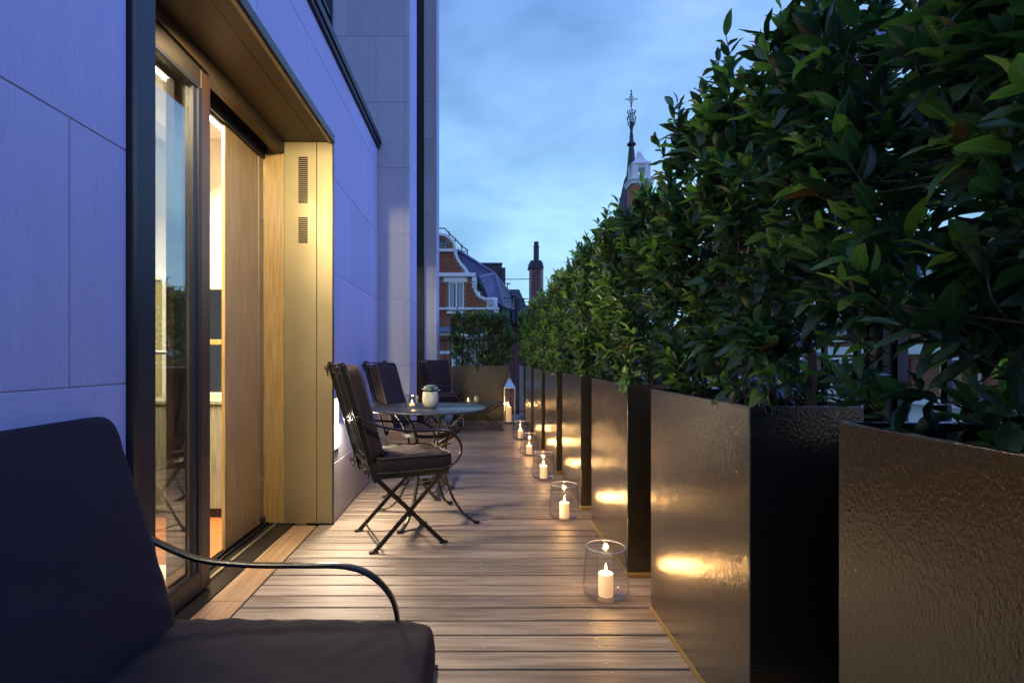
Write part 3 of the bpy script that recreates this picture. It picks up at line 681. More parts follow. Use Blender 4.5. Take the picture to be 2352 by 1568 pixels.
def shrub(cx, cy, lx, ly, z0, z1, label, group, seed, ntw=620, L0=.082, nind=300, young_lit=.16, front=(-1, 0), lvar=1.0):
    rr = random.Random(seed)
    root = empty('bay_shrub', (cx, cy, z0), label=label, cat='shrub', group=group)
    stem = MB(); H = z1 - z0
    trunks = []
    for k in range(4 if ly > .6 or lx > .6 else 3):
        tx = cx + rr.uniform(-.25, .25) * min(lx, .3); ty = cy + (k - 1.5) * ly * .2 + rr.uniform(-.04, .04)
        if lx > ly: tx, ty = cx + (k - 1.5) * lx * .2, cy + rr.uniform(-.05, .05)
        pts = [(tx, ty, z0 - .04)]
        for q in range(1, 8): pts.append((tx + rr.uniform(-.03, .03) * q * .5, ty + rr.uniform(-.03, .03) * q * .5, z0 + H * .9 * q / 7))
        pts = smooth_path(pts, 3); stem.tube(pts, [.013 * (1 - .75 * i / len(pts)) + .0015 for i in range(len(pts))], 6); trunks.append(pts)
    stem.build('stem', M['twig'], root, smooth=True)
    tw = MB(); mats_ = []; shp = []; mid = []; score = []
    for k in range(ntw):
        # pick a point in the rounded box, biased to the skin
        while True:
            u, v_, w_ = rr.uniform(-1, 1), rr.uniform(-1, 1), rr.random()
            if rr.random() < .62:
                ax = rr.random()
                if ax < .45: u = -rr.uniform(.78, 1.0) if rr.random() < .72 else rr.uniform(.8, 1)
                elif ax < .65: v_ = math.copysign(rr.uniform(.8, 1), v_)
                else: w_ = rr.uniform(.88, 1.0)
            # outline unevenness
            nz = noise.noise(Vector((u * 1.3 + seed * 3.1, v_ * 1.6, w_ * 2.5)))
            lim = 1.0 + .34 * nz - .30 * max(0, w_ - .6) / .4 * abs(u) - .22 * (1 - w_) ** 4
            if abs(u) <= lim and abs(v_) <= lim + .04 and w_ <= 1.0 + .14 * nz and noise.noise(Vector((cx + u * lx / 2, cy + v_ * ly / 2, w_ * H)) * 5.2 + Vector((seed, 0, 0))) > -.13: break
        shoot = rr.random() < .06
        if shoot: w_ = 1.0 + rr.uniform(-.03, .07); u *= .9
        p = Vector((cx + u * lx / 2, cy + v_ * ly / 2, z0 + .03 + w_ * (H - .08)))
        d = Vector((u * .9 + rr.gauss(0, .35), v_ * .8 + rr.gauss(0, .35), .85 + (w_ - .4) * 1.1 + rr.gauss(0, .3))).normalized()
        if shoot: d = Vector((rr.gauss(-.1, .2), rr.gauss(0, .2), 1)).normalized()
        ln = rr.uniform(.14, .2) if shoot else rr.uniform(.07, .14)
        tk = trunks[rr.randrange(len(trunks))]
        hz = min(range(len(tk)), key=lambda i: abs(tk[i].z - (p.z - .18)))
        a0 = p - d * ln
        if rr.random() < .28: tw.tube(smooth_path([tk[hz], (tk[hz] + a0) / 2 + Vector((0, 0, -.02)), a0, p], 3), .0022, 4, cap=False)
        else: tw.tube([a0, (a0 + p) / 2 + Vector((rr.uniform(-.005, .005),) * 3), p], .0016, 4, cap=False)
        nl = rr.randint(6, 9); is_young_lit = rr.random() < young_lit
        ang = rr.uniform(0, 6)
        up = Vector((0, 0, 1)) if abs(d.z) < .95 else Vector((1, 0, 0))
        e1 = d.cross(up).normalized(); e2 = d.cross(e1)
        for j in range(nl):
            t = j / (nl - 1); ang += 2.4 + rr.uniform(-.3, .3)
            q = a0.lerp(p, .12 + .88 * t)
            open_ = 1.15 - .75 * t + rr.gauss(0, .15)
            rad = e1 * math.cos(ang) + e2 * math.sin(ang)
            dr = (d * math.cos(open_) + rad * math.sin(open_)).normalized(); dr.z -= rr.uniform(0, .25); dr.normalize()
            nrm = (d * .8 + Vector((0, 0, .7)) + Vector((rr.gauss(0, .3), rr.gauss(0, .3), rr.gauss(0, .2))))
            yv = nrm.cross(dr).normalized(); zv = dr.cross(yv)
            s = L0 * rr.uniform(.62, 1.22) * (1 - .28 * t) * lvar
            m4 = Matrix(((dr.x * s, yv.x * s, zv.x * s, q.x), (dr.y * s, yv.y * s, zv.y * s, q.y), (dr.z * s, yv.z * s, zv.z * s, q.z), (0, 0, 0, 1)))
            mats_.append(m4); shp.append(rr.randrange(5))
            r2 = rr.random(); mid.append(3 if r2 < .006 else (2 if (is_young_lit and t > .3) or r2 < .05 else (1 if r2 < .5 else 0)))
            c_ = q + dr * s * .5
            face = (c_.x - cx) / (lx / 2) * front[0] + (c_.y - cy) / (ly / 2) * front[1]
            px = 1096 + c_.x / c_.y * F if c_.y > .2 else 9999; py = 822 - (c_.z - CH) / max(c_.y, .2) * F
            inf = 0 if (0 < px < 2352 and 0 < py < 1568) else -5
            score.append(face * 1.6 + inf + s * 8 / max(c_.y, .3) + rr.uniform(0, .3) + .35 * max(0, w_ - .8))
    tw.build('twigs', M['twig'], root, kind='stuff')
    n = len(mats_); order = sorted(range(n), key=lambda i: -score[i]); ind = set(order[:nind])
    rl = Vector(root.location)
    for i in order[:nind]:
        o = bpy.data.objects.new('leaf', leaf_meshes[(shp[i], mid[i])]); COL.objects.link(o); o.parent = root
        o.matrix_local = Matrix.Translation(-rl) @ mats_[i]
    rest = [i for i in range(n) if i not in ind]
    build_leaf_bulk('foliage', np.array([[list(r_) for r_ in mats_[i]] for i in rest]), np.array([shp[i] for i in rest]), np.array([mid[i] for i in rest]), root, rl)
    return root
slab = ['bay shrub in the nearest planter, its large leaves filling the right edge',
        'tall dark bay shrub in the second planter, above the two candle glows',
        'bay shrub in the third planter, reaching toward the spire',
        'bay shrub in the fourth planter of the row, above the second candle jar',
        'bay shrub in the fifth planter of the row, above the third candle jar',
        'bay shrub in the sixth planter of the row, above the fourth candle jar',
        'bay shrub in the seventh planter of the row, above the farthest candle jar',
        'bay shrub in the last planter of the row, above the tall lantern']
GR = 'clipped bay shrubs in the row of planters'
for i, (a, b_) in enumerate(spans):
    cx = PX + PW / 2 + .0; cy = (a + b_) / 2
    top = [2.20, 2.06, 1.93, 1.94, 1.92, 1.90, 1.88, 1.88][i]
    ntw = [980, 780, 640, 580, 540, 520, 500, 500][i]
    shrub(cx + (.07 if i < 2 else .04), cy + (.08 if i == 0 else -.03 if i == 1 else -.01), .50 if i < 2 else .42, (1.08 if i == 0 else .98 if i == 1 else .92), .915, top, slab[i], GR, 11 + i, ntw=ntw, L0=.094 if i == 0 else (.086 if i < 3 else .080), young_lit=[.20, .20, .24, .28, .36, .42, .48, .48][i])  # young-leaf share raised along the row to stand for light on far shrubs
shrub(.095, 9.27, 1.14, .46, .93, 1.90, 'clipped bay shrub in the crosswise planter at the far end of the terrace', None, 40, ntw=760, L0=.072, young_lit=.1, front=(0, -1))

# ------------------------------------------------------------------ terrace railing behind the planters
rail = empty('railing', (1.24, 4, 0), label='black metal railing with flat posts behind the row of planters', cat='railing')
r_ = MB(); r_.box(1.22, 1.26, -1, 9.9, 1.39, 1.42); r_.box(1.225, 1.255, -1, 9.9, .08, .11); r_.build('rail', M['black_metal'], rail)
pm = MB(); pm.box(-.006, .006, -.010, .010, .11, 1.39); pm = pm.mesh('baluster', M['black_metal'])
yy = -.9
while yy < 9.85: inst('baluster', pm, rail, (0, yy - 4, 0)); yy += .165
for yy in (1.62, 3.6, 5.7, 7.8): part_box('post', M['black_metal'], rail, 1.20, 1.28, yy - .04, yy + .04, 0, 1.46, bevel=.003)
er = empty('railing', (-.2, 9.85, 0), label='black end railing beyond the crosswise planter, in front of the brick gable', cat='railing')
r_ = MB(); r_.box(-.75, 1.2, 9.83, 9.87, 1.39, 1.42); r_.box(-.75, 1.2, 9.835, 9.865, .08, .11); r_.build('rail', M['black_metal'], er)
xx = -.70
while xx < 1.2: inst('baluster', pm, er, (xx + .2, 0, 0)); xx += .105

sky_block = part_box('parapet', M['bronze_dark'], None, 1.13, 1.185, -1.2, 9.8, 0, .86, bevel=.003); tag(sky_block, 'low dark metal panel added behind the planters to block sky reflections', 'parapet')  # added panel, keeps bright sky out of the planter reflections
# ------------------------------------------------------------------ chairs
def make_chair(label):
    t = empty('folding_chair', (0, 0, 0), label=label, cat='chair', group='folding metal chairs with dark cushions on the terrace')
    hw = .205; cm_ = M['chair_metal']
    for s in (1, -1):
        y0 = s * hw
        b = MB(); b.flat([(-.205, y0, .004), (.20, y0, .415)], (0, 1, 0), .010, .024); b.build('leg', cm_, t, bevel=.0015)
        b = MB(); b.flat([(.205, y0 - s * .013, .004), (-.20, y0 - s * .013, .42)], (0, 1, 0), .010, .024); b.build('leg', cm_, t, bevel=.0015)
        b = MB(); b.box(-.232, -.182, y0 - .014, y0 + .014, .0006, .012); b.box(.182, .232, y0 - s * .013 - .014, y0 - s * .013 + .014, .0006, .012); b.build('foot_plate', cm_, t, bevel=.002)
        b = MB(); b.flat(smooth_path([(-.19, y0, .39), (-.215, y0, .46), (-.30, y0, .76), (-.380, y0, 1.035)], 4), (0, 1, 0), .012, .028); b.build('back_post', cm_, t, bevel=.0015)
        b = MB(); b.ball((-.383, y0, 1.044), .010); b.ball((-.296, y0 + s * .02, .75), .014, 8); b.tube([(0, y0 - s * .022, .211), (0, y0 + s * .01, .211)], .009, 8); b.build('finial', cm_, t, smooth=True)
        b = MB(); b.tube(smooth_path([(-.296, y0 + s * .018, .75), (-.22, y0 + s * .026, .715), (-.08, y0 + s * .034, .678), (.06, y0 + s * .034, .664), (.19, y0 + s * .034, .658), (.275, y0 + s * .032, .615), (.305, y0 + s * .028, .54), (.275, y0 + s * .022, .475), (.20, y0 + s * .014, .437), (.13, y0 + s * .01, .43)], 5), .0075, 8); b.build('arm', cm_, t, smooth=True)
    b = MB(); b.box(-.205, .235, -hw - .008, -hw + .008, .405, .43); b.box(-.205, .235, hw - .008, hw + .008, .405, .43); b.box(.215, .235, -hw + .008, hw - .008, .405, .43); b.box(-.205, -.185, -hw + .008, hw - .008, .405, .43); b.build('seat_frame', cm_, t, bevel=.002)
    for k in range(6): b = MB(); yk = -.15 + k * .06; b.box(-.184, .214, yk - .012, yk + .012, .412, .420); b.build('seat_slat', cm_, t)
    b = MB(); b.tube([(-.383, -hw, 1.038), (-.383, hw, 1.038)], .006, 8)
    b.build('top_rail', cm_, t, smooth=True)
    b = MB(); b.flat([(-.375, 0, 1.02), (-.366, 0, .985)], (0, 1, 0), 2 * hw - .014, .010); b.flat([(-.227, 0, .50), (-.219, 0, .47)], (0, 1, 0), 2 * hw - .014, .010); b.build('back_rail', cm_, t)
    for k in range(6):
        yk = -.155 + k * .062; b = MB(); b.flat(smooth_path([(-.370, yk, .985), (-.304, yk, .76), (-.231, yk, .50)], 3), (0, 1, 0), .013, .006); b.build('back_slat', cm_, t)
    b = MB(); b.tube([(-.165, -hw, .045), (-.165, hw, .045)], .006, 8); b.tube([(.165, -hw + .013, .045), (.165, hw - .013, .045)], .006, 8); b.tube([(0, -hw, .211), (0, hw, .211)], .006, 8); b.build('stretcher', cm_, t, smooth=True)
    b = MB()
    b.lathe([(.016, -.004), (.020, 0), (.016, .004), (.011, 0)], (.238, 0, .40), 14, close=True); b.build('ring', cm_, t)
    cushion('seat_cushion', .225, .222, .100, Matrix.Translation((.035, 0, .478)), t, seed=3, sub=26, puff=.24, wr=.011)
    ax = math.atan2(.085 * 2, .60)
    mt = Matrix.Translation((-.247, 0, .770)) @ Matrix.Rotation(-(PI / 2 + .275) , 4, 'Y')
    cushion('back_cushion', .268, .20, .075, mt, t, seed=9, sub=22, puff=.20, wr=.008)
    for s in (1, -1):
        b = MB()
        c0 = Vector((-.380, s * (hw - .02), 1.038))
        b.tube(smooth_path([c0 + Vector((.035, 0, -.03)), c0 + Vector((.012, 0, .010)), c0 + Vector((-.014, 0, .006)), c0 + Vector((-.014, 0, -.03)), c0 + Vector((-.016, s * .004, -.07))], 4), .004, 6)
        b.build('tie', M['cushion'], t, smooth=True); b = MB()
        b.tube(smooth_path([c0 + Vector((-.02, 0, -.02)), c0 + Vector((-.030, s * .008, -.012)), c0 + Vector((-.03, s * .006, -.03)), c0 + Vector((-.018, 0, -.024)), c0 + Vector((-.028, -s * .006, -.05))], 4), .0035, 6)
        b.build('tie', M['cushion'], t, smooth=True); b = MB()
        c0 = Vector((-.21, s * (hw - .01), .46))
        b.tube(smooth_path([c0 + Vector((.05, 0, .0)), c0 + Vector((.0, 0, .02)), c0 + Vector((-.03, 0, -.005)), c0 + Vector((-.048, s * .01, .0)), c0 + Vector((-.04, s * .01, -.02)), c0 + Vector((-.02, 0, -.01)), c0 + Vector((-.028, s * .006, -.05))], 4), .004, 6)
        b.build('tie', M['cushion'], t, smooth=True)
    return t
ch1 = make_chair('front folding chair at the round table, its slatted back toward the bronze frame')
extra = [((-.46, 4.27), -13, 'folding chair behind the round table, its dark back cushion against the pale wall'),
         ((-.60, 7.85), 32, 'folding chair by the low far table, seen from behind its slats at the dark window'),
         ((-.52, 8.50), -62, 'farthest folding chair, turned toward the camera in front of the end planter')]
for (px_, py_), a, lb in extra:
    c_ = copy_tree(ch1); c_.location = (px_, py_, 0); c_.rotation_euler = (0, 0, R(a)); c_['label'] = lb
ch1.location = (-.465, 3.21, 0); ch1.rotation_euler = (0, 0, R(24))

# foreground lounge chair
lc = empty('lounge_chair', (-.45, 1.05, 0), label='large dark cushioned lounge chair cut off at the lower left, one thin arm visible', cat='chair')
cushion('seat_cushion', .345, .33, .135, Matrix.Translation((.0, -.035, .362)), lc, sub=44, seed=21, puff=.15, wr=.006).rotation_euler = (0, 0, R(-1.5))
mt = Matrix.Translation((-.420, -.045, .650)) @ Matrix.Rotation(-(PI / 2 + .30), 4, 'Y')
cushion('back_cushion', .290, .325, .12, mt, lc, sub=44, seed=33, puff=.13, wr=.0025)
cmt = M['chair_metal']
for s in (1, -1):
    def q(x_, z_): return (x_ + .45 - .45, s * .325 + 1.05 if s > 0 else .69, z_)
    yA = 1.385 if s > 0 else .66
    b = MB(); b.flat(smooth_path([(-.955, yA, .665), (-.86, yA, .612), (-.73, yA, .556), (-.60, yA, .540), (-.46, yA, .538), (-.345, yA, .536), (-.275, yA, .512), (-.222, yA, .455), (-.205, yA, .38), (-.21, yA, .31)], 6), (0, 1, 0), .024, .009); b.build('arm', cmt, lc, bevel=.0015, smooth=True)
    b = MB(); b.flat([(-.80, yA - s * .02, .27), (-.97, yA - s * .02, .80)], (0, 1, 0), .012, .028); b.build('back_post', cmt, lc)
    b = MB(); b.flat([(-.82, yA - s * .02, .004), (-.12, yA - s * .02, .285)], (0, 1, 0), .012, .026); b.build('leg', cmt, lc)
    b = MB(); b.flat([(-.10, yA - s * .034, .004), (-.82, yA - s * .034, .285)], (0, 1, 0), .012, .026); b.build('leg', cmt, lc)
    b = MB(); b.box(-.82, -.10, yA - s * .02 - .008, yA - s * .02 + .008, .262, .288); b.build('seat_frame', cmt, lc)
b = MB(); b.box(-.12, -.10, .70, 1.35, .262, .288); b.box(-.82, -.80, .70, 1.35, .262, .288)
for k in range(7): b.box(-.80, -.12, .74 + k * .09, .77 + k * .09, .275, .284)
b.build('seat_slats', cmt, lc)
b = MB(); b.tube([(-.965, .68, .80), (-.965, 1.365, .80)], .008); b.build('top_rail', cmt, lc, smooth=True)

# ------------------------------------------------------------------ tables
TX, TY = -.338, 3.62
tb = empty('round_table', (TX, TY, 0), label='round dark metal table with curved strap legs beside the front chairs', cat='table')
b = MB(); b.lathe([(.0001, .731), (.388, .731), (.396, .728), (.402, .731), (.402, .738), (.398, .742), (.0001, .742)], (TX, TY, 0), 72); b.build('table_top', M['table_metal'], tb, smooth=True)
for k in range(4):
    a = R(-22 + 90 * k); d = Vector((math.cos(a), math.sin(a), 0)); sd_ = Vector((-d.y, d.x, 0)); c0 = Vector((TX, TY, 0))
    prof = [(.325, .728), (.27, .70), (.20, .63), (.155, .54), (.135, .43), (.135, .33), (.150, .25), (.19, .15), (.26, .06), (.33, .016), (.375, .012)]
    b = MB(); b.flat(smooth_path([c0 + d * r2 + Vector((0, 0, z_)) for r2, z_ in prof], 4), sd_, .024, .009); lg = b.build('leg', M['chair_metal'], tb, bevel=.0012, smooth=True)
    b = MB(); p_ = c0 + d * .362; b.box(p_.x - .02, p_.x + .02, p_.y - .02, p_.y + .02, .0006, .009); b.build('foot_plate', M['chair_metal'], lg, bevel=.002)
    b = MB(); b.flat([c0 + Vector((0, 0, .235)), c0 + d * .152 + Vector((0, 0, .248))], (0, 0, 1), .008, .022); b.build('stretcher', M['chair_metal'], tb)
b = MB(); b.lathe([(.160, .555), (.168, .555), (.168, .577), (.160, .577)], (TX, TY, 0), 40, close=True); b.lathe([(.04, .225), (.05, .225), (.05, .25), (.04, .25)], (TX, TY, 0), 20, close=True); b.build('ring', M['chair_metal'], tb, smooth=True)

LX, LY = .05, 8.12
lt = empty('low_table', (LX, LY, 0), label='low rectangular metal table with crossed legs in front of the end planter', cat='table')
part_box('table_top', M['table_metal'], lt, LX - .32, LX + .32, LY - .30, LY + .30, .385, .405, bevel=.003)
for s in (1, -1):
    yA = LY + s * .25
    b = MB(); b.flat([(LX - .34, yA, .004), (LX + .28, yA, .383)], (0, 1, 0), .010, .022); b.build('leg', M['chair_metal'], lt)
    b = MB(); b.flat([(LX + .34, yA - s * .012, .004), (LX - .28, yA - s * .012, .383)], (0, 1, 0), .010, .022); b.build('leg', M['chair_metal'], lt)
for xx in (-.27, .27): b = MB(); b.tube([(LX + xx, LY - .25, .05), (LX + xx, LY + .25, .05)], .006); b.build('stretcher', M['chair_metal'], lt)

# ------------------------------------------------------------------ candles, pots, lantern
def point(name, loc, power, rad=.012, col=(1, .52, .18)):
    l = bpy.data.lights.new(name, 'POINT'); l.energy = power; l.shadow_soft_size = rad; l.color = col
    o = bpy.data.objects.new(name, l); COL.objects.link(o); o.location = loc; return o
def candle_parts(parent, c, r, hh, z0):
    b = MB(); b.lathe([(r * .96, z0), (r, z0 + .004), (r, z0 + hh - .004), (r * .93, z0 + hh), (r * .55, z0 + hh - .004), (.0001, z0 + hh - .006)], c, 28); cd = b.build('candle', M['wax'], parent, smooth=True)
    b = MB(); b.tube([Vector(c) + Vector((0, 0, z0 + hh - .006)), Vector(c) + Vector((.001, 0, z0 + hh + .008))], .0012, 6); b.build('wick', M['wick'], cd)
    b = MB(); zf = z0 + hh + .005; b.lathe([(.0001, zf), (.0042, zf + .006), (.0058, zf + .013), (.0045, zf + .023), (.002, zf + .032), (.0001, zf + .040)], c, 12); b.build('flame', M['flame'], cd, smooth=True)
def jar(x_, y_, label):
    t = empty('candle_jar', (0, 0, 0), label=label, cat='candle holder', group='clear glass candle jars along the planters')
    prof_o = [(.0001, .0), (.060, .0), (.064, .004), (.066, .010), (.090, .018), (.100, .030), (.104, .046), (.102, .065), (.088, .225), (.087, .232)]
    prof_i = [(.084, .232), (.085, .225), (.099, .065), (.100, .048), (.096, .033), (.086, .023), (.060, .016), (.0001, .014)]
    b = MB(); b.lathe(prof_o + prof_i, (0, 0, .0012), 48); b.build('glass', M['glass'], t, smooth=True)
    b = MB(); b.lathe([(.0845 + .0022 * math.cos(a), .2335 + .0022 * math.sin(a)) for a in [2 * PI * i / 8 for i in range(8)]], (0, 0, .0012), 48, close=True); b.build('rim', M['rim'], t, smooth=True)
    candle_parts(t, (0, 0, 0), .0325, .10, .0165)
    return t
M['chrome_glass'] = glass_mat('rim_highlight', (.98, .98, .98), boost=9, rough=.12)
jl = ['clear glass candle jar nearest the camera, largest of the row', 'second clear glass candle jar from the camera, beside the fourth planter',
      'middle candle jar of the five along the planters', 'fourth glass candle jar from the camera, just before the farthest one', 'farthest glass candle jar of the row on the deck']
j0 = jar(0, 0, jl[0])
for i, (x_, y_) in enumerate([(.575, 2.385), (.581, 3.56), (.587, 4.72), (.577, 5.92), (.573, 7.08)]):
    j_ = j0 if i == 0 else copy_tree(j0)
    j_.location = (x_, y_, 0); j_['label'] = jl[i]
    for c_ in j_.children:
        if c_.name.startswith('candle'): c_.scale = (1, 1, [1, .97, 1.08, .90, 1.03][i])
    j_.rotation_euler = (0, 0, i * 1.1)
    point('candle_light', (x_, y_, .150), 3.8)
def votive(x_, y_, z_, label, r=.043, h_=.086):
    t = empty('glass_votive', (x_, y_, z_), label=label, cat='candle holder')
    b = MB(); b.lathe([(.0001, z_ + .001), (r * .97, z_ + .001), (r, z_ + .004), (r, z_ + h_), (r - .006, z_ + h_), (r - .007, z_ + .018), (.0001, z_ + .016)], (x_, y_, 0), 36); b.build('glass', M['votive'], t, smooth=True)
    b = MB(); b.lathe([(.0001, z_ + .017), (.019, z_ + .017), (.019, z_ + .029), (.0001, z_ + .028)], (x_, y_, 0), 20); b.build('tealight', M['wax'], t, smooth=True)
    b = MB(); zf = z_ + .029; b.lathe([(.0001, zf), (.004, zf + .006), (.0048, zf + .011), (.002, zf + .021), (.0001, zf + .026)], (x_, y_, 0), 10); b.build('flame', M['flame'], t, smooth=True)
    point('candle_light', (x_, y_, z_ + h_ + .004), .5, .006)
votive(-.435, 3.56, .742, 'clear glass tealight holder on the round table, left of the succulent pot')
votive(-.135, 8.02, .405, 'small glass tealight holder on the low far table', .030, .07)
def pot(x_, y_, z_, s, label, n=30):
    t = empty('succulent_pot', (x_, y_, z_), label=label, cat='potted plant')
    b = MB(); b.lathe([(r2 * s, z_ + zz * s) for r2, zz in [(.0001, .001), (.026, .001), (.033, .004), (.044, .020), (.050, .042), (.050, .062), (.0475, .084), (.0465, .096), (.0455, .098), (.042, .098), (.042, .086), (.0001, .084)]], (x_, y_, 0), 40)
    pb = b.build('pot', M['pot'], t, smooth=True)
    b = MB(); b.lathe([(.0001, z_ + .0845 * s), (.038 * s, z_ + .0845 * s), (.0001, z_ + .094 * s)], (x_, y_, 0), 16); b.build('soil', M['soil'], t)
    for k in range(n):
        ring = k / n; a = k * 2.39996; el = .25 + 1.15 * ring; L = (.062 - .030 * ring) * s
        d = Vector((math.cos(a) * math.cos(el), math.sin(a) * math.cos(el), math.sin(el))); sd2 = Vector((-math.sin(a), math.cos(a), 0)); nn = d.cross(sd2) * -1
        c0 = Vector((x_, y_, z_ + (.097 + .012 * ring) * s)); lb = MB(); vs = []
        for t_, w2, th in ((0, .25, .3), (.35, .8, .9), (.65, 1, 1), (.88, .6, .5), (1, .05, .05)):
            pc = c0 + d * (L * t_) + nn * (.006 * s * t_ * t_)
            for q_ in range(6):
                g_ = PI * 2 * q_ / 6; vs.append(pc + sd2 * (math.cos(g_) * L * .26 * w2) + nn * (math.sin(g_) * L * .10 * th))
        fs = [(i * 6 + q_, i * 6 + (q_ + 1) % 6, i * 6 + 6 + (q_ + 1) % 6, i * 6 + 6 + q_) for i in range(4) for q_ in range(6)] + [tuple(range(24, 30))]
        lb.add(vs, fs); lb.build('succulent_leaf', M['succulent'], t, smooth=True)
pot(-.312, 3.57, .742, 1.12, 'glazed pale green pot with a blue grey succulent on the round table')
pot(-.010, 8.10, .405, .80, 'small round pot with a tiny succulent on the low far table', 14)

LNX, LNY = .535, 8.86
ln_ = empty('lantern', (LNX, LNY, 0), label='tall polished steel lantern with a candle standing at the end of the planters', cat='lantern')
w2 = .088
b = MB()
for sx in (-1, 1):
    for sy in (-1, 1): b.box(LNX + sx * w2 - .007, LNX + sx * w2 + .007, LNY + sy * w2 - .007, LNY + sy * w2 + .007, .03, .58)
for z_ in (.012, .575): b.box(LNX - w2 - .012, LNX + w2 + .012, LNY - w2 - .012, LNY + w2 + .012, z_, z_ + .018)
b.build('frame', M['chrome'], ln_, bevel=.002)
b = MB(); h2 = .098
vs = [(LNX - h2, LNY - h2, .594), (LNX + h2, LNY - h2, .594), (LNX + h2, LNY + h2, .594), (LNX - h2, LNY + h2, .594)] + [(LNX + a_ * .032, LNY + c_ * .032, .70) for a_, c_ in ((-1, -1), (1, -1), (1, 1), (-1, 1))] 
b.add(vs, [(0, 1, 5, 4), (1, 2, 6, 5), (2, 3, 7, 6), (3, 0, 4, 7), (4, 5, 6, 7), (0, 3, 2, 1)])
b.box(LNX - .034, LNX + .034, LNY - .034, LNY + .034, .701, .735); b.build('roof', M['chrome'], ln_, bevel=.002)
b = MB(); b.tube([(LNX, LNY, .735), (LNX, LNY, .765)], .008); b.ball((LNX, LNY, .775), .014)
b.lathe([(.026 + .004 * math.cos(a), .004 * math.sin(a)) for a in [2 * PI * i / 6 for i in range(6)]], (0, 0, 0), 20, close=True)
nv = 6 * 20
for i in range(len(b.v) - nv, len(b.v)): x_, y_, z_ = b.v[i]; b.v[i] = (LNX + x_, LNY + z_, .80 + y_)
b.build('handle', M['chrome'], ln_, smooth=True)
for (x0, x1, y0, y1) in ((-.08, .08, -.090, -.087), (-.08, .08, .087, .090), (-.090, -.087, -.08, .08), (.087, .090, -.08, .08)):
    b = MB(); b.box(LNX + x0, LNX + x1, LNY + y0, LNY + y1, .031, .574); b.build('pane', M['glass'], ln_)
candle_parts(ln_, (LNX - .012, LNY, 0), .045, .235, .031)
point('candle_light', (LNX - .012, LNY, .31), 1.3)

# ------------------------------------------------------------------ brick gable house
YG = 30.0; K = .2563
def gz(zx, zy, y=YG): return at(976 + zx * K, 459.4 + zy * K, y)       # picks a point of the far scene at distance y
gh = empty('brick_house', tuple(gz(60, 1700)), label='red brick house with white curved Dutch gable beyond the end of the terrace', cat='house')
def both(pts, ax=60): return pts + [(2 * ax - a, b_) for a, b_ in pts[::-1]]
upper = [(60, 318), (150, 318), (200, 335), (240, 375), (262, 440), (262, 480), (300, 560), (340, 610), (372, 658)]
lower_r = [(425, 690), (430, 780), (470, 860), (545, 900), (556, 965)]
def inside(poly, x_, y_):
    c_ = False; n = len(poly)
    for i in range(n):
        x1, y1 = poly[i]; x2, y2 = poly[(i + 1) % n]
        if (y1 > y_) != (y2 > y_) and x_ < (x2 - x1) * (y_ - y1) / (y2 - y1) + x1: c_ = not c_
    return c_
bodyp = both(upper)[:-1]
full = upper + lower_r + [(556, 1140), (-436, 1140), (-436, 965)] + [(120 - a, b_) for a, b_ in (upper + lower_r)[::-1]][1:-1]
b = MB(); b.prism([gz(a, b_, YG + .06) for a, b_ in full], (0, 8, 0)); b.build('wall', M['mortar'], gh)
holes = [(128, 365, 205, 445), (212, 735, 352, 1000), (165, 680, 378, 742)]
bw, bh = .225 / YG * F / K, .075 / YG * F / K
bricks = []; row = 0; zy = 325
while zy < 1140:
    zx = -60 + (row % 2) * bw / 2
    while zx < 560:
        cx_, cy_ = zx + bw / 2, zy + bh / 2
        if all(inside(full, q0, q1) for q0, q1 in ((zx + 2, zy + 1), (zx + bw - 2, zy + 1), (zx + 2, zy + bh - 1), (zx + bw - 2, zy + bh - 1))) and not any(h0 - bw * .5 < cx_ < h2_ + bw * .5 and h1 - 2 < cy_ < h3 + 2 for h0, h1, h2_, h3 in holes):
            bricks.append((zx, zy))
        zx += bw
    zy += bh; row += 1
bm1 = MB(); p0 = gz(0, 0); p1 = gz(bw * .90, bh * .84); bm1.box(0, p1.x - p0.x, -.012, .058, p1.z - p0.z, 0); bme = bm1.mesh('brick', M['brick'])
vis = [q_ for q_ in bricks if q_[0] > 125]; random.shuffle(vis); indiv = set(vis[:300]); stuffb = MB()
gl = Vector(gh.location)
for q_ in bricks:
    p = gz(*q_)
    if q_ in indiv: inst('brick', bme, gh, p - gl)
    else: stuffb.box(p.x, p.x + p1.x - p0.x, p.y - .012, p.y + .058, p.z + p1.z - p0.z, p.z)
stuffb.build('brickwork', M['brick'], gh, kind='stuff')
def band(pts, wz, name, y0=-.10, dep=.35, m=None, ax=None):
    """stone band following pts with width wz (zoom px) outward"""
    P_ = [Vector((a, b_, 0)) for a, b_ in pts]; vs = []
    o_ = []; i_ = []
    for i, p in enumerate(P_):
        t = (P_[min(i + 1, len(P_) - 1)] - P_[max(i - 1, 0)]).normalized(); nrm = Vector((t.y, -t.x, 0))
        o_.append(p + nrm * wz); i_.append(p)
    bb = MB()
    for i in range(len(P_) - 1): bb.prism([gz(q_.x, q_.y, YG + y0) for q_ in (i_[i], i_[i + 1], o_[i + 1], o_[i])], (0, dep, 0))
    return bb.build(name, m or M['stucco'], gh)
sm = lambda pts, n=5: [(p.x, p.y) for p in smooth_path([(a, b_, 0) for a, b_ in pts], n)]
band(sm(upper[:5]), 22, 'coping', dep=.6); band(sm(upper[4:]), 26, 'coping', dep=.6); band(sm(lower_r[:4]), 24, 'coping', dep=.6)
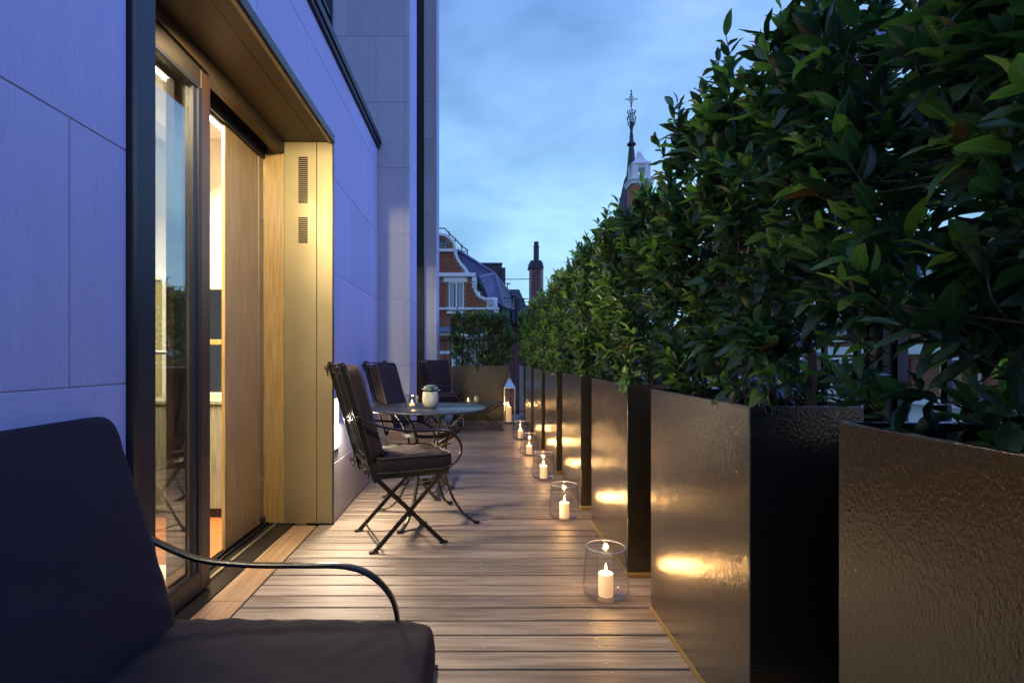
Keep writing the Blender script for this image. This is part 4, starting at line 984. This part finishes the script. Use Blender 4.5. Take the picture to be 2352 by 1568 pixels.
for x0, y0, x1, y1, d in ((-230, 440, 265, 466, .14), (-340, 655, 455, 690, .2), (170, 692, 376, 738, .08), (-560, 965, 665, 985, .18), (612, 985, 660, 1010, .13), (195, 1000, 355, 1020, .15), (-560, 1185, 300, 1215, .12), (553, 872, 650, 962, .06), (422, 690, 462, 790, .14), (240, 1215, 300, 1500, .05)):
    p, q_ = gz(x0, y0), gz(x1, y1); part_box('stone_band', M['stucco'], gh, p.x, q_.x, YG - d, YG + .3, q_.z, p.z, bevel=.02)
p, q_ = gz(-560, 1135), gz(300, 1184); b = MB(); b.prism([(p.x, YG - .1, p.z), (p.x, YG - .5, q_.z), (p.x, YG + .05, q_.z)], (q_.x - p.x, 0, 0)); b.build('lead_ledge', M['lead'], gh)
# scroll discs
for cx_, cy_, r2 in ((590, 915, 36), (590, 915, 22), (440, 745, 22), (300, 440, 12)):
    c0 = gz(cx_, cy_, YG - .10); rr_ = r2 * K * YG / F; b = MB(); b.lathe([(rr_ * .86, 0), (rr_, .03), (rr_, .09), (rr_ * .86, .12)], (0, 0, 0), 24, close=True)
    b.v = [(c0.x + x_, c0.y - z_, c0.z + y_) for x_, y_, z_ in b.v]; b.build('scroll', M['stucco'], gh)
# lower brick pier
b = MB(); rowz = 1217; lo_me = []
while rowz < 1700:
    for i in range(5):
        zx = 128 + i * bw - (bw / 2 if int(rowz) % 2 else 0)
        if zx + bw * .5 < 240 and not (1350 < rowz < 1375): p = gz(zx, rowz); b.box(p.x, p.x + (p1.x - p0.x), YG - .012, YG + .06, p.z + p1.z - p0.z, p.z)
    rowz += bh
b.build('brickwork', M['brick'], gh, kind='stuff')
p, q_ = gz(-560, 1216), gz(560, 2300); part_box('lower_wall', M['mortar'], gh, p.x, q_.x, YG + .055, YG + 8, q_.z, p.z)
p, q_ = gz(100, 1352), gz(245, 1376); part_box('stone_band', M['stucco'], gh, p.x, q_.x, YG - .03, YG + .06, q_.z, p.z)
# windows
def gwin(x0, y0, x1, y1, cols, rows, fm, fw=8):
    p, q_ = gz(x0, y0), gz(x1, y1); fwm = fw * K * YG / F
    fr = MB()
    fr.box(p.x, p.x + fwm, YG - .03, YG + .05, q_.z, p.z); fr.box(q_.x - fwm, q_.x, YG - .03, YG + .05, q_.z, p.z)
    fr.box(p.x + fwm, q_.x - fwm, YG - .03, YG + .05, p.z - fwm, p.z); fr.box(p.x + fwm, q_.x - fwm, YG - .03, YG + .05, q_.z, q_.z + fwm)
    for i in range(1, cols): xm = p.x + (q_.x - p.x) * i / cols; fr.box(xm - fwm * .7, xm + fwm * .7, YG - .02, YG + .05, q_.z + fwm, p.z - fwm)
    fo = fr.build('window', fm, gh)
    for j in range(rows):
        for i in range(cols):
            xa = p.x + (q_.x - p.x) * i / cols + fwm * .8; xb = p.x + (q_.x - p.x) * (i + 1) / cols - fwm * .8
            za = q_.z + (p.z - q_.z) * j / rows + fwm * .5; zb = q_.z + (p.z - q_.z) * (j + 1) / rows - fwm * .5
            part_box('pane', M['window_dark'], fo, xa, xb, YG + .02, YG + .03, za, zb)
    return fo
wf_ = gwin(216, 738, 348, 995, 2, 2, M['white'], 9); gwin(132, 368, 203, 443, 2, 2, M['purple_dark'], 5); gwin(-20, 738, 110, 995, 2, 2, M['white'], 9)
for xa, xb in ((232, 262), (300, 338)):
    p, q_ = gz(xa, 755), gz(xb, 980); cu = MB()
    for i in range(5): cu.box(p.x + (q_.x - p.x) * i / 5, p.x + (q_.x - p.x) * (i + .75) / 5, YG + .012, YG + .018, q_.z, p.z)
    cu.build('curtain', M['net'], wf_)
# roofs: solid slabs with slate rows
def slab_roof(pts, name, m, rows=0):
    P_ = [gz(a, b_, y_) for a, b_, y_ in pts]; n = (P_[1] - P_[0]).cross(P_[2] - P_[0]).normalized()
    if n.y > 0: n = -n
    b = MB(); b.prism(P_, -n * .25); o = b.build(name, m, gh)
    if rows and len(P_) == 4:
        st = MB()
        for r2 in range(rows):
            t0, t1 = r2 / rows, (r2 + 1) / rows
            a_, b2 = P_[0].lerp(P_[3], t0), P_[1].lerp(P_[2], t0); c_, d_ = P_[0].lerp(P_[3], t1), P_[1].lerp(P_[2], t1)
            nn = max(3, int((b2 - a_).length / .42)); off_ = .5 * (r2 % 2)
            for k in range(-1, nn):
                u0, u1 = max(0, (k + off_) / nn), min(1, (k + off_ + .95) / nn)
                if u1 <= u0: continue
                st.prism([a_.lerp(b2, u0) + n * .01, a_.lerp(b2, u1) + n * .01, c_.lerp(d_, u1) + n * .045, c_.lerp(d_, u0) + n * .045], n * .02)
        st.build('slates', m, o, kind='stuff')
    return o
slab_roof([(290, 452, 31), (618, 660, 34), (480, 692, 31), (380, 655, 30.4)], 'roof', M['slate_roof'], 9)
slab_roof([(485, 692, 31), (625, 665, 34), (700, 960, 32.8), (575, 872, 30.4)], 'roof', M['slate_roof'], 9)
slab_roof([(625, 665, 34), (748, 820, 39), (800, 980, 39), (700, 960, 32.8)], 'roof', M['slate_roof'], 8)
def gtube(pts, r2, name, m, par, n=6):
    b = MB(); b.tube([gz(*p) for p in pts], r2, n); return b.build(name, m, par)
gtube([(300, 450, 30.8), (618, 655, 33.8), (748, 815, 38.8)], .09, 'lead_roll', M['lead'], gh)
gtube([(480, 692, 30.9), (618, 660, 33.8)], .10, 'lead_roll', M['lead'], gh); gtube([(622, 665, 33.7), (705, 958, 32.6)], .12, 'lead_roll', M['lead'], gh); gtube([(495, 700, 30.8), (575, 870, 30.3)], .09, 'lead_roll', M['lead'], gh)
# roof ladder rail
rl_ = gtube([(128, 252, 31), (178, 254, 31), (218, 300, 31), (272, 350, 31), (330, 412, 31.5), (382, 450, 32)], .035, 'roof_rail', M['purple_dark'], gh)
for a, b1_, b2_, y_ in ((218, 282, 325, 31), (272, 340, 375, 31), (330, 396, 465, 31.5), (380, 440, 500, 32)):
    gtube([(a, b1_, y_), (a, b2_, y_)], .035, 'rail_post', M['purple_dark'], gh)
gtube([(330, 460, 31.5), (382, 460, 32)], .03, 'rail_post', M['purple_dark'], gh)
# ivy tuft on the roof edge is left to the small dark shrub
iv = empty('roof_plant', tuple(gz(490, 790, 30.2)), label='small dark shrub growing in the angle of the curved gable and the roof', cat='plant')
b = MB()
for k in range(260):
    c0 = gz(490 + random.gauss(0, 12), 770 + random.gauss(0, 26), 30.1 + random.uniform(-.15, .15)); d = Vector((random.uniform(-1, 1), random.uniform(-1, 1), random.uniform(-1, 1))).normalized() * .09; e_ = d.orthogonal().normalized() * .04
    b.add([c0 - d, c0 + e_, c0 + d, c0 - e_], [(0, 1, 2, 3)])
b.build('foliage', LEAFM[0], iv, kind='stuff')

# far rooftops
def bld(name, label, cat, mk):
    t = empty(name, tuple(mk), label=label, cat=cat); return t
h1 = bld('roof_block', 'dark purple flat topped roof block rising behind the slate roof', 'building', gz(620, 900, 45))
p, q_ = gz(500, 568, 45), gz(690, 1100, 45); part_box('wall', M['purple_dark'], h1, p.x, q_.x, 45, 49, q_.z, p.z)
p, q_ = gz(690, 605, 44.5), gz(722, 1100, 44.5); part_box('stair_wall', M['purple_dark'], h1, p.x, q_.x, 44.5, 48, q_.z, p.z)
p, q_ = gz(495, 562, 44.9), gz(695, 572, 44.9); part_box('parapet', M['lead'], h1, p.x, q_.x, 44.8, 49.2, q_.z, p.z)
p, q_ = gz(534, 560, 45), gz(550, 590, 45); b = MB(); b.tube([(p.x, 45.2, q_.z), (p.x, 45.2, p.z)], .2, 8); b.build('flue', M['purple_dark'], h1)
h2b = bld('dormer_house', 'low slate roofed house with flat dormers behind the far end planter', 'house', gz(800, 950, 42))
p, q_ = gz(560, 965, 46), gz(1150, 1500, 46); part_box('wall', M['brick_dark'], h2b, p.x, q_.x, 46, 50, -13, p.z); part_box('parapet', M['lead'], h2b, p.x - .2, q_.x + .2, 45.8, 50, p.z + .005, p.z + .2)
p, q_ = gz(748, 800, 44), gz(845, 1100, 44); b = MB(); b.prism([(p.x, 44, q_.z), (q_.x + 1.2, 44, q_.z), (q_.x, 44, p.z), (p.x, 44, p.z)], (0, 3, 0)); b.build('roof', M['slate_roof'], h2b)
for x0, x1, y0 in ((705, 770, 818), (780, 812, 850), (822, 845, 880)):
    p, q_ = gz(x0, y0, 42), gz(x1, 1100, 42); d_ = part_box('dormer', M['purple_dark'], h2b, p.x, q_.x, 42, 43.5, q_.z, p.z)
    p, q_ = gz(x0 - 6, y0 - 6, 41.9), gz(x1 + 6, y0 + 4, 41.9); part_box('dormer_roof', M['lead'], d_, p.x, q_.x, 41.8, 43.5, q_.z, p.z)
    p, q_ = gz(x0 + 14, y0 + 24, 41.98), gz(x1 - 10, y0 + 90, 41.98); part_box('window', M['window_dark'], d_, p.x, q_.x, 41.95, 41.99, q_.z, p.z)
rr2 = bld('roof_railing', 'thin dark roof railing between the gable house and the chimney', 'railing', gz(780, 960, 33))
gtube([(650, 880, 33), (930, 884, 33)], .03, 'rail', M['purple_dark'], rr2); gtube([(650, 910, 33), (930, 912, 33)], .02, 'rail', M['purple_dark'], rr2)
for a in (705, 780, 822, 888): gtube([(a, 880, 33), (a, 990, 33)], .028, 'post', M['purple_dark'], rr2)
an = bld('aerial', 'small television aerial on the distant roofs', 'aerial', gz(740, 800, 42)); gtube([(740, 740, 42), (740, 830, 42)], .035, 'mast', M['purple_dark'], an); gtube([(725, 750, 42), (770, 746, 42)], .03, 'boom', M['purple_dark'], an)
for a in (730, 745, 758): gtube([(a, 742, 42), (a, 758, 42)], .02, 'element', M['purple_dark'], an)
wr_ = gtube([(640, 708, 36), (790, 710, 36), (940, 707, 36)], .025, 'cable', M['purple_dark'], None); tag(wr_, 'thin cable stretched between the roof and the brick chimney', 'cable')
# chimney
cy0 = 36.0
cn = bld('chimney_stack', 'tall dark brick chimney with a single pot standing against the sky', 'chimney', gz(1000, 1200, cy0))
p, q_ = gz(942, 600, cy0), gz(1040, 1300, cy0)
part_box('stack', M['mortar'], cn, p.x + .02, q_.x + .17, cy0 + .02, cy0 + .9, q_.z, p.z)
b = MB(); z_ = p.z; row = 0; nbr = 0; cb = MB(); cb.box(0, .215, -.01, .03, -.068, 0); cbm = cb.mesh('brick', M['brick_dark']); cl_ = Vector(cn.location)
while z_ > q_.z:
    x_ = p.x + (0 if row % 2 else -.115)
    while x_ < q_.x - .05:
        if x_ + .1 > p.x:
            if nbr < 290: inst('brick', cbm, cn, Vector((max(x_, p.x), cy0, z_)) - cl_); nbr += 1
            else: b.box(max(x_, p.x), x_ + .215, cy0 - .01, cy0 + .03, z_ - .068, z_)
        x_ += .24
    z_ -= .085; row += 1
b.build('brickwork', M['brick_dark'], cn, kind='stuff')
for (x0, x1, y0, y1, ex) in ((930, 1050, 590, 612, .08), (936, 1045, 560, 590, .04), (948, 1035, 540, 560, 0)):
    p, q_ = gz(x0, y0, cy0), gz(x1, y1, cy0); part_box('cap_course', M['purple_dark'], cn, p.x, q_.x + .10, cy0 - ex - .02, cy0 + .9, q_.z, p.z, bevel=.02)
c0 = gz(998, 540, cy0 + .4); sc_ = K * cy0 / F
b = MB(); b.lathe([(26 * sc_, 0), (25 * sc_, 20 * sc_), (25 * sc_, 118 * sc_), (28 * sc_, 120 * sc_), (28 * sc_, 126 * sc_), (22 * sc_, 128 * sc_), (21 * sc_, 160 * sc_), (23 * sc_, 164 * sc_), (20 * sc_, 167 * sc_)], c0, 16); b.build('pot', M['purple_dark'], cn, smooth=True)
# spire (sky zoom coordinates: scale .342, origin x 746.5)
YS = 60.0
def sz(a, b_, y=YS): return at(746.5 + a * .342, b_ * .342, y)
ks = .342 * YS / F
sp_ = bld('church_spire', 'slender dark church spire topped by an ornate cross', 'spire', sz(2056, 1700))
c0 = sz(2058, 0)
def sp(prof, n=8, nm='part', m=None, **k):
    b = MB(); b.lathe([(r2 * ks, -zz * ks) for r2, zz in prof][::-1], (c0.x, YS, c0.z), n); return b.build(nm, m or M['purple_dark'], sp_, **k)
sp([(16, 985), (20, 1010), (34, 1180), (48, 1205), (96, 1420), (150, 1700)], 8, 'cone')
sp([(5, 900), (14, 915), (12, 935), (17, 955), (30, 968), (30, 975), (16, 985)], 12, 'collar', smooth=True)
sp([(9, 820), (13, 860), (8, 880), (12, 900)], 8, 'stem', smooth=True)
b = MB()
def sv(a, b_, dy=0): return Vector((sz(a, b_).x, YS + dy, sz(a, b_).z))
b.tube([sv(2057, 605), sv(2057, 850)], 2.6 * ks, 6); b.tube([sv(2020, 669), sv(2095, 666)], 2.4 * ks, 6)
b.ball(sv(2056, 612), 6 * ks, 8); b.ball(sv(2022, 669), 5 * ks, 8); b.ball(sv(2093, 666), 5 * ks, 8); b.ball(sv(2057, 714), 6 * ks, 8)
for i in range(4):
    a = PI / 4 + i * PI / 2; cc = sv(2057 + 10 * math.cos(a), 667 + 10 * math.sin(a)); b.tube([cc + Vector((math.cos(t_) * 9 * ks, 0, math.sin(t_) * 9 * ks)) for t_ in [2 * PI * j / 12 for j in range(13)]], 1.6 * ks, 5)
for sx in (-1, 1):
    for sg in (-1, 1): b.tube([sv(2057 + sx * 10, 667 + sg * 6), sv(2057 + sx * 3, 667 + sg * 38)], 1.8 * ks, 5)
b.build('cross', M['purple_dark'], sp_)
b = MB()
for i in range(8):
    a = 2 * PI * i / 8; r_s = [8, 20, 27, 22, 26]; zs_ = [860, 835, 800, 775, 745]
    b.tube(smooth_path([(c0.x + r2 * ks * math.cos(a), YS + r2 * ks * math.sin(a), c0.z - z_ * ks) for r2, z_ in zip(r_s, zs_)], 3), 2.4 * ks, 5)
    for z_, r2 in ((830, 22), (795, 28), (752, 26)): b.ball((c0.x + r2 * ks * math.cos(a), YS + r2 * ks * math.sin(a), c0.z - z_ * ks), 5 * ks, 6)
b.build('crown', M['purple_dark'], sp_)
# white cupola
YC = 44.0; kc = .342 * YC / F
cu_ = bld('cupola', 'small white stone cupola with a bell shaped roof beside the spire', 'cupola', sz(2150, 1600, YC))
def cz(a, b_): return sz(a, b_, YC)
cc = cz(2147, 0)
def sqlathe(prof, nm, m):
    b = MB(); n = len(prof); vs = []
    for r2, z_ in prof:
        for sx, sy in ((-1, -1), (1, -1), (1, 1), (-1, 1)): vs.append((cc.x + sx * r2 * kc, YC + 1.5 + sy * r2 * kc, cc.z - z_ * kc))
    fs = [(i * 4 + k, i * 4 + (k + 1) % 4, i * 4 + 4 + (k + 1) % 4, i * 4 + 4 + k) for i in range(n - 1) for k in range(4)] + [(0, 1, 2, 3), tuple(range(4 * n - 4, 4 * n))]
    b.add(vs, fs); return b.build(nm, m, cu_)
sqlathe([(16, 998), (20, 1010), (30, 1035), (50, 1055), (62, 1064), (64, 1076)], 'bell_roof', M['stucco'])
b = MB(); b.lathe([(20 * kc, -998 * kc), (18 * kc, -985 * kc), (10 * kc, -972 * kc), (.001, -969 * kc)], (cc.x, YC + 1.5, cc.z), 14); b.build('finial', M['stucco'], cu_, smooth=True)
for dx in (-42, 42):
    for dy in (-42, 42): b = MB(); b.box(cc.x + (dx - 18) * kc, cc.x + (dx + 18) * kc, YC + 1.5 + (dy - 18) * kc, YC + 1.5 + (dy + 18) * kc, cc.z - 1165 * kc, cc.z - 1076 * kc); b.build('pillar', M['stucco'], cu_)
sqlathe([(52, 1076), (52, 1098)], 'lintel', M['stucco']); sqlathe([(54, 1150), (58, 1166)], 'sill', M['stucco'])
sqlathe([(66, 1166), (84, 1180), (84, 1190), (76, 1196), (76, 1215)], 'cornice', M['stucco'])
sqlathe([(66, 1216), (66, 1900)], 'brick_base', M['brick'])

# houses across the street on the right
rh = empty('stucco_terrace', (15, 16, -13), label='white stucco and red brick terrace glimpsed through the hedge on the right', cat='building')
part_box('wall', M['mortar'], rh, 14.0, 22, 6, 34, -13, 3.6)
part_box('stucco_wall', M['stucco'], rh, 13.86, 14.0, 5.9, 34, -13, -.35)
part_box('cornice', M['stucco'], rh, 13.5, 14.0, 5.8, 34, -.34, -.10); part_box('cornice', M['stucco'], rh, 13.4, 14.0, 5.8, 34, 3.2, 3.7)
part_box('stone_band', M['stucco'], rh, 13.8, 14.0, 5.9, 34, 1.2, 1.5)
rf = MB(); rf.prism([(13.9, 6, 3.7), (17.2, 6, 4.9), (19.5, 6, 4.9), (21.9, 6, 3.7)], (0, 28, 0)); rf.build('roof', M['slate_roof'], rh)
bb = MB(); z_ = -.1; row = 0
while z_ < 3.15:
    if not 1.12 < z_ < 1.5:
        y_ = 6 + (row % 2) * .12
        while y_ < 30: bb.box(13.975, 14.0 - .001, y_, y_ + .215, z_, z_ + .066); y_ += .24
    z_ += .08; row += 1
bb.build('brickwork', M['brick'], rh, kind='stuff')
for i in range(10):
    y_ = 7.2 + i * 2.5
    for z0, z1 in ((.02, 1.1), (1.7, 3.0), (-3.2, -.9)):
        f = MB(); f.box(13.80, 13.9, y_, y_ + .08, z0, z1); f.box(13.80, 13.9, y_ + 1.12, y_ + 1.2, z0, z1); f.box(13.80, 13.9, y_ + .08, y_ + 1.12, z1 - .08, z1); f.box(13.80, 13.9, y_ + .08, y_ + 1.12, z0, z0 + .08); f.box(13.82, 13.9, y_ + .57, y_ + .63, z0 + .08, z1 - .08)
        fo = f.build('window', M['white'], rh); part_box('pane', M['window_dark'], fo, 13.84, 13.85, y_ + .08, y_ + 1.12, z0 + .08, z1 - .08)
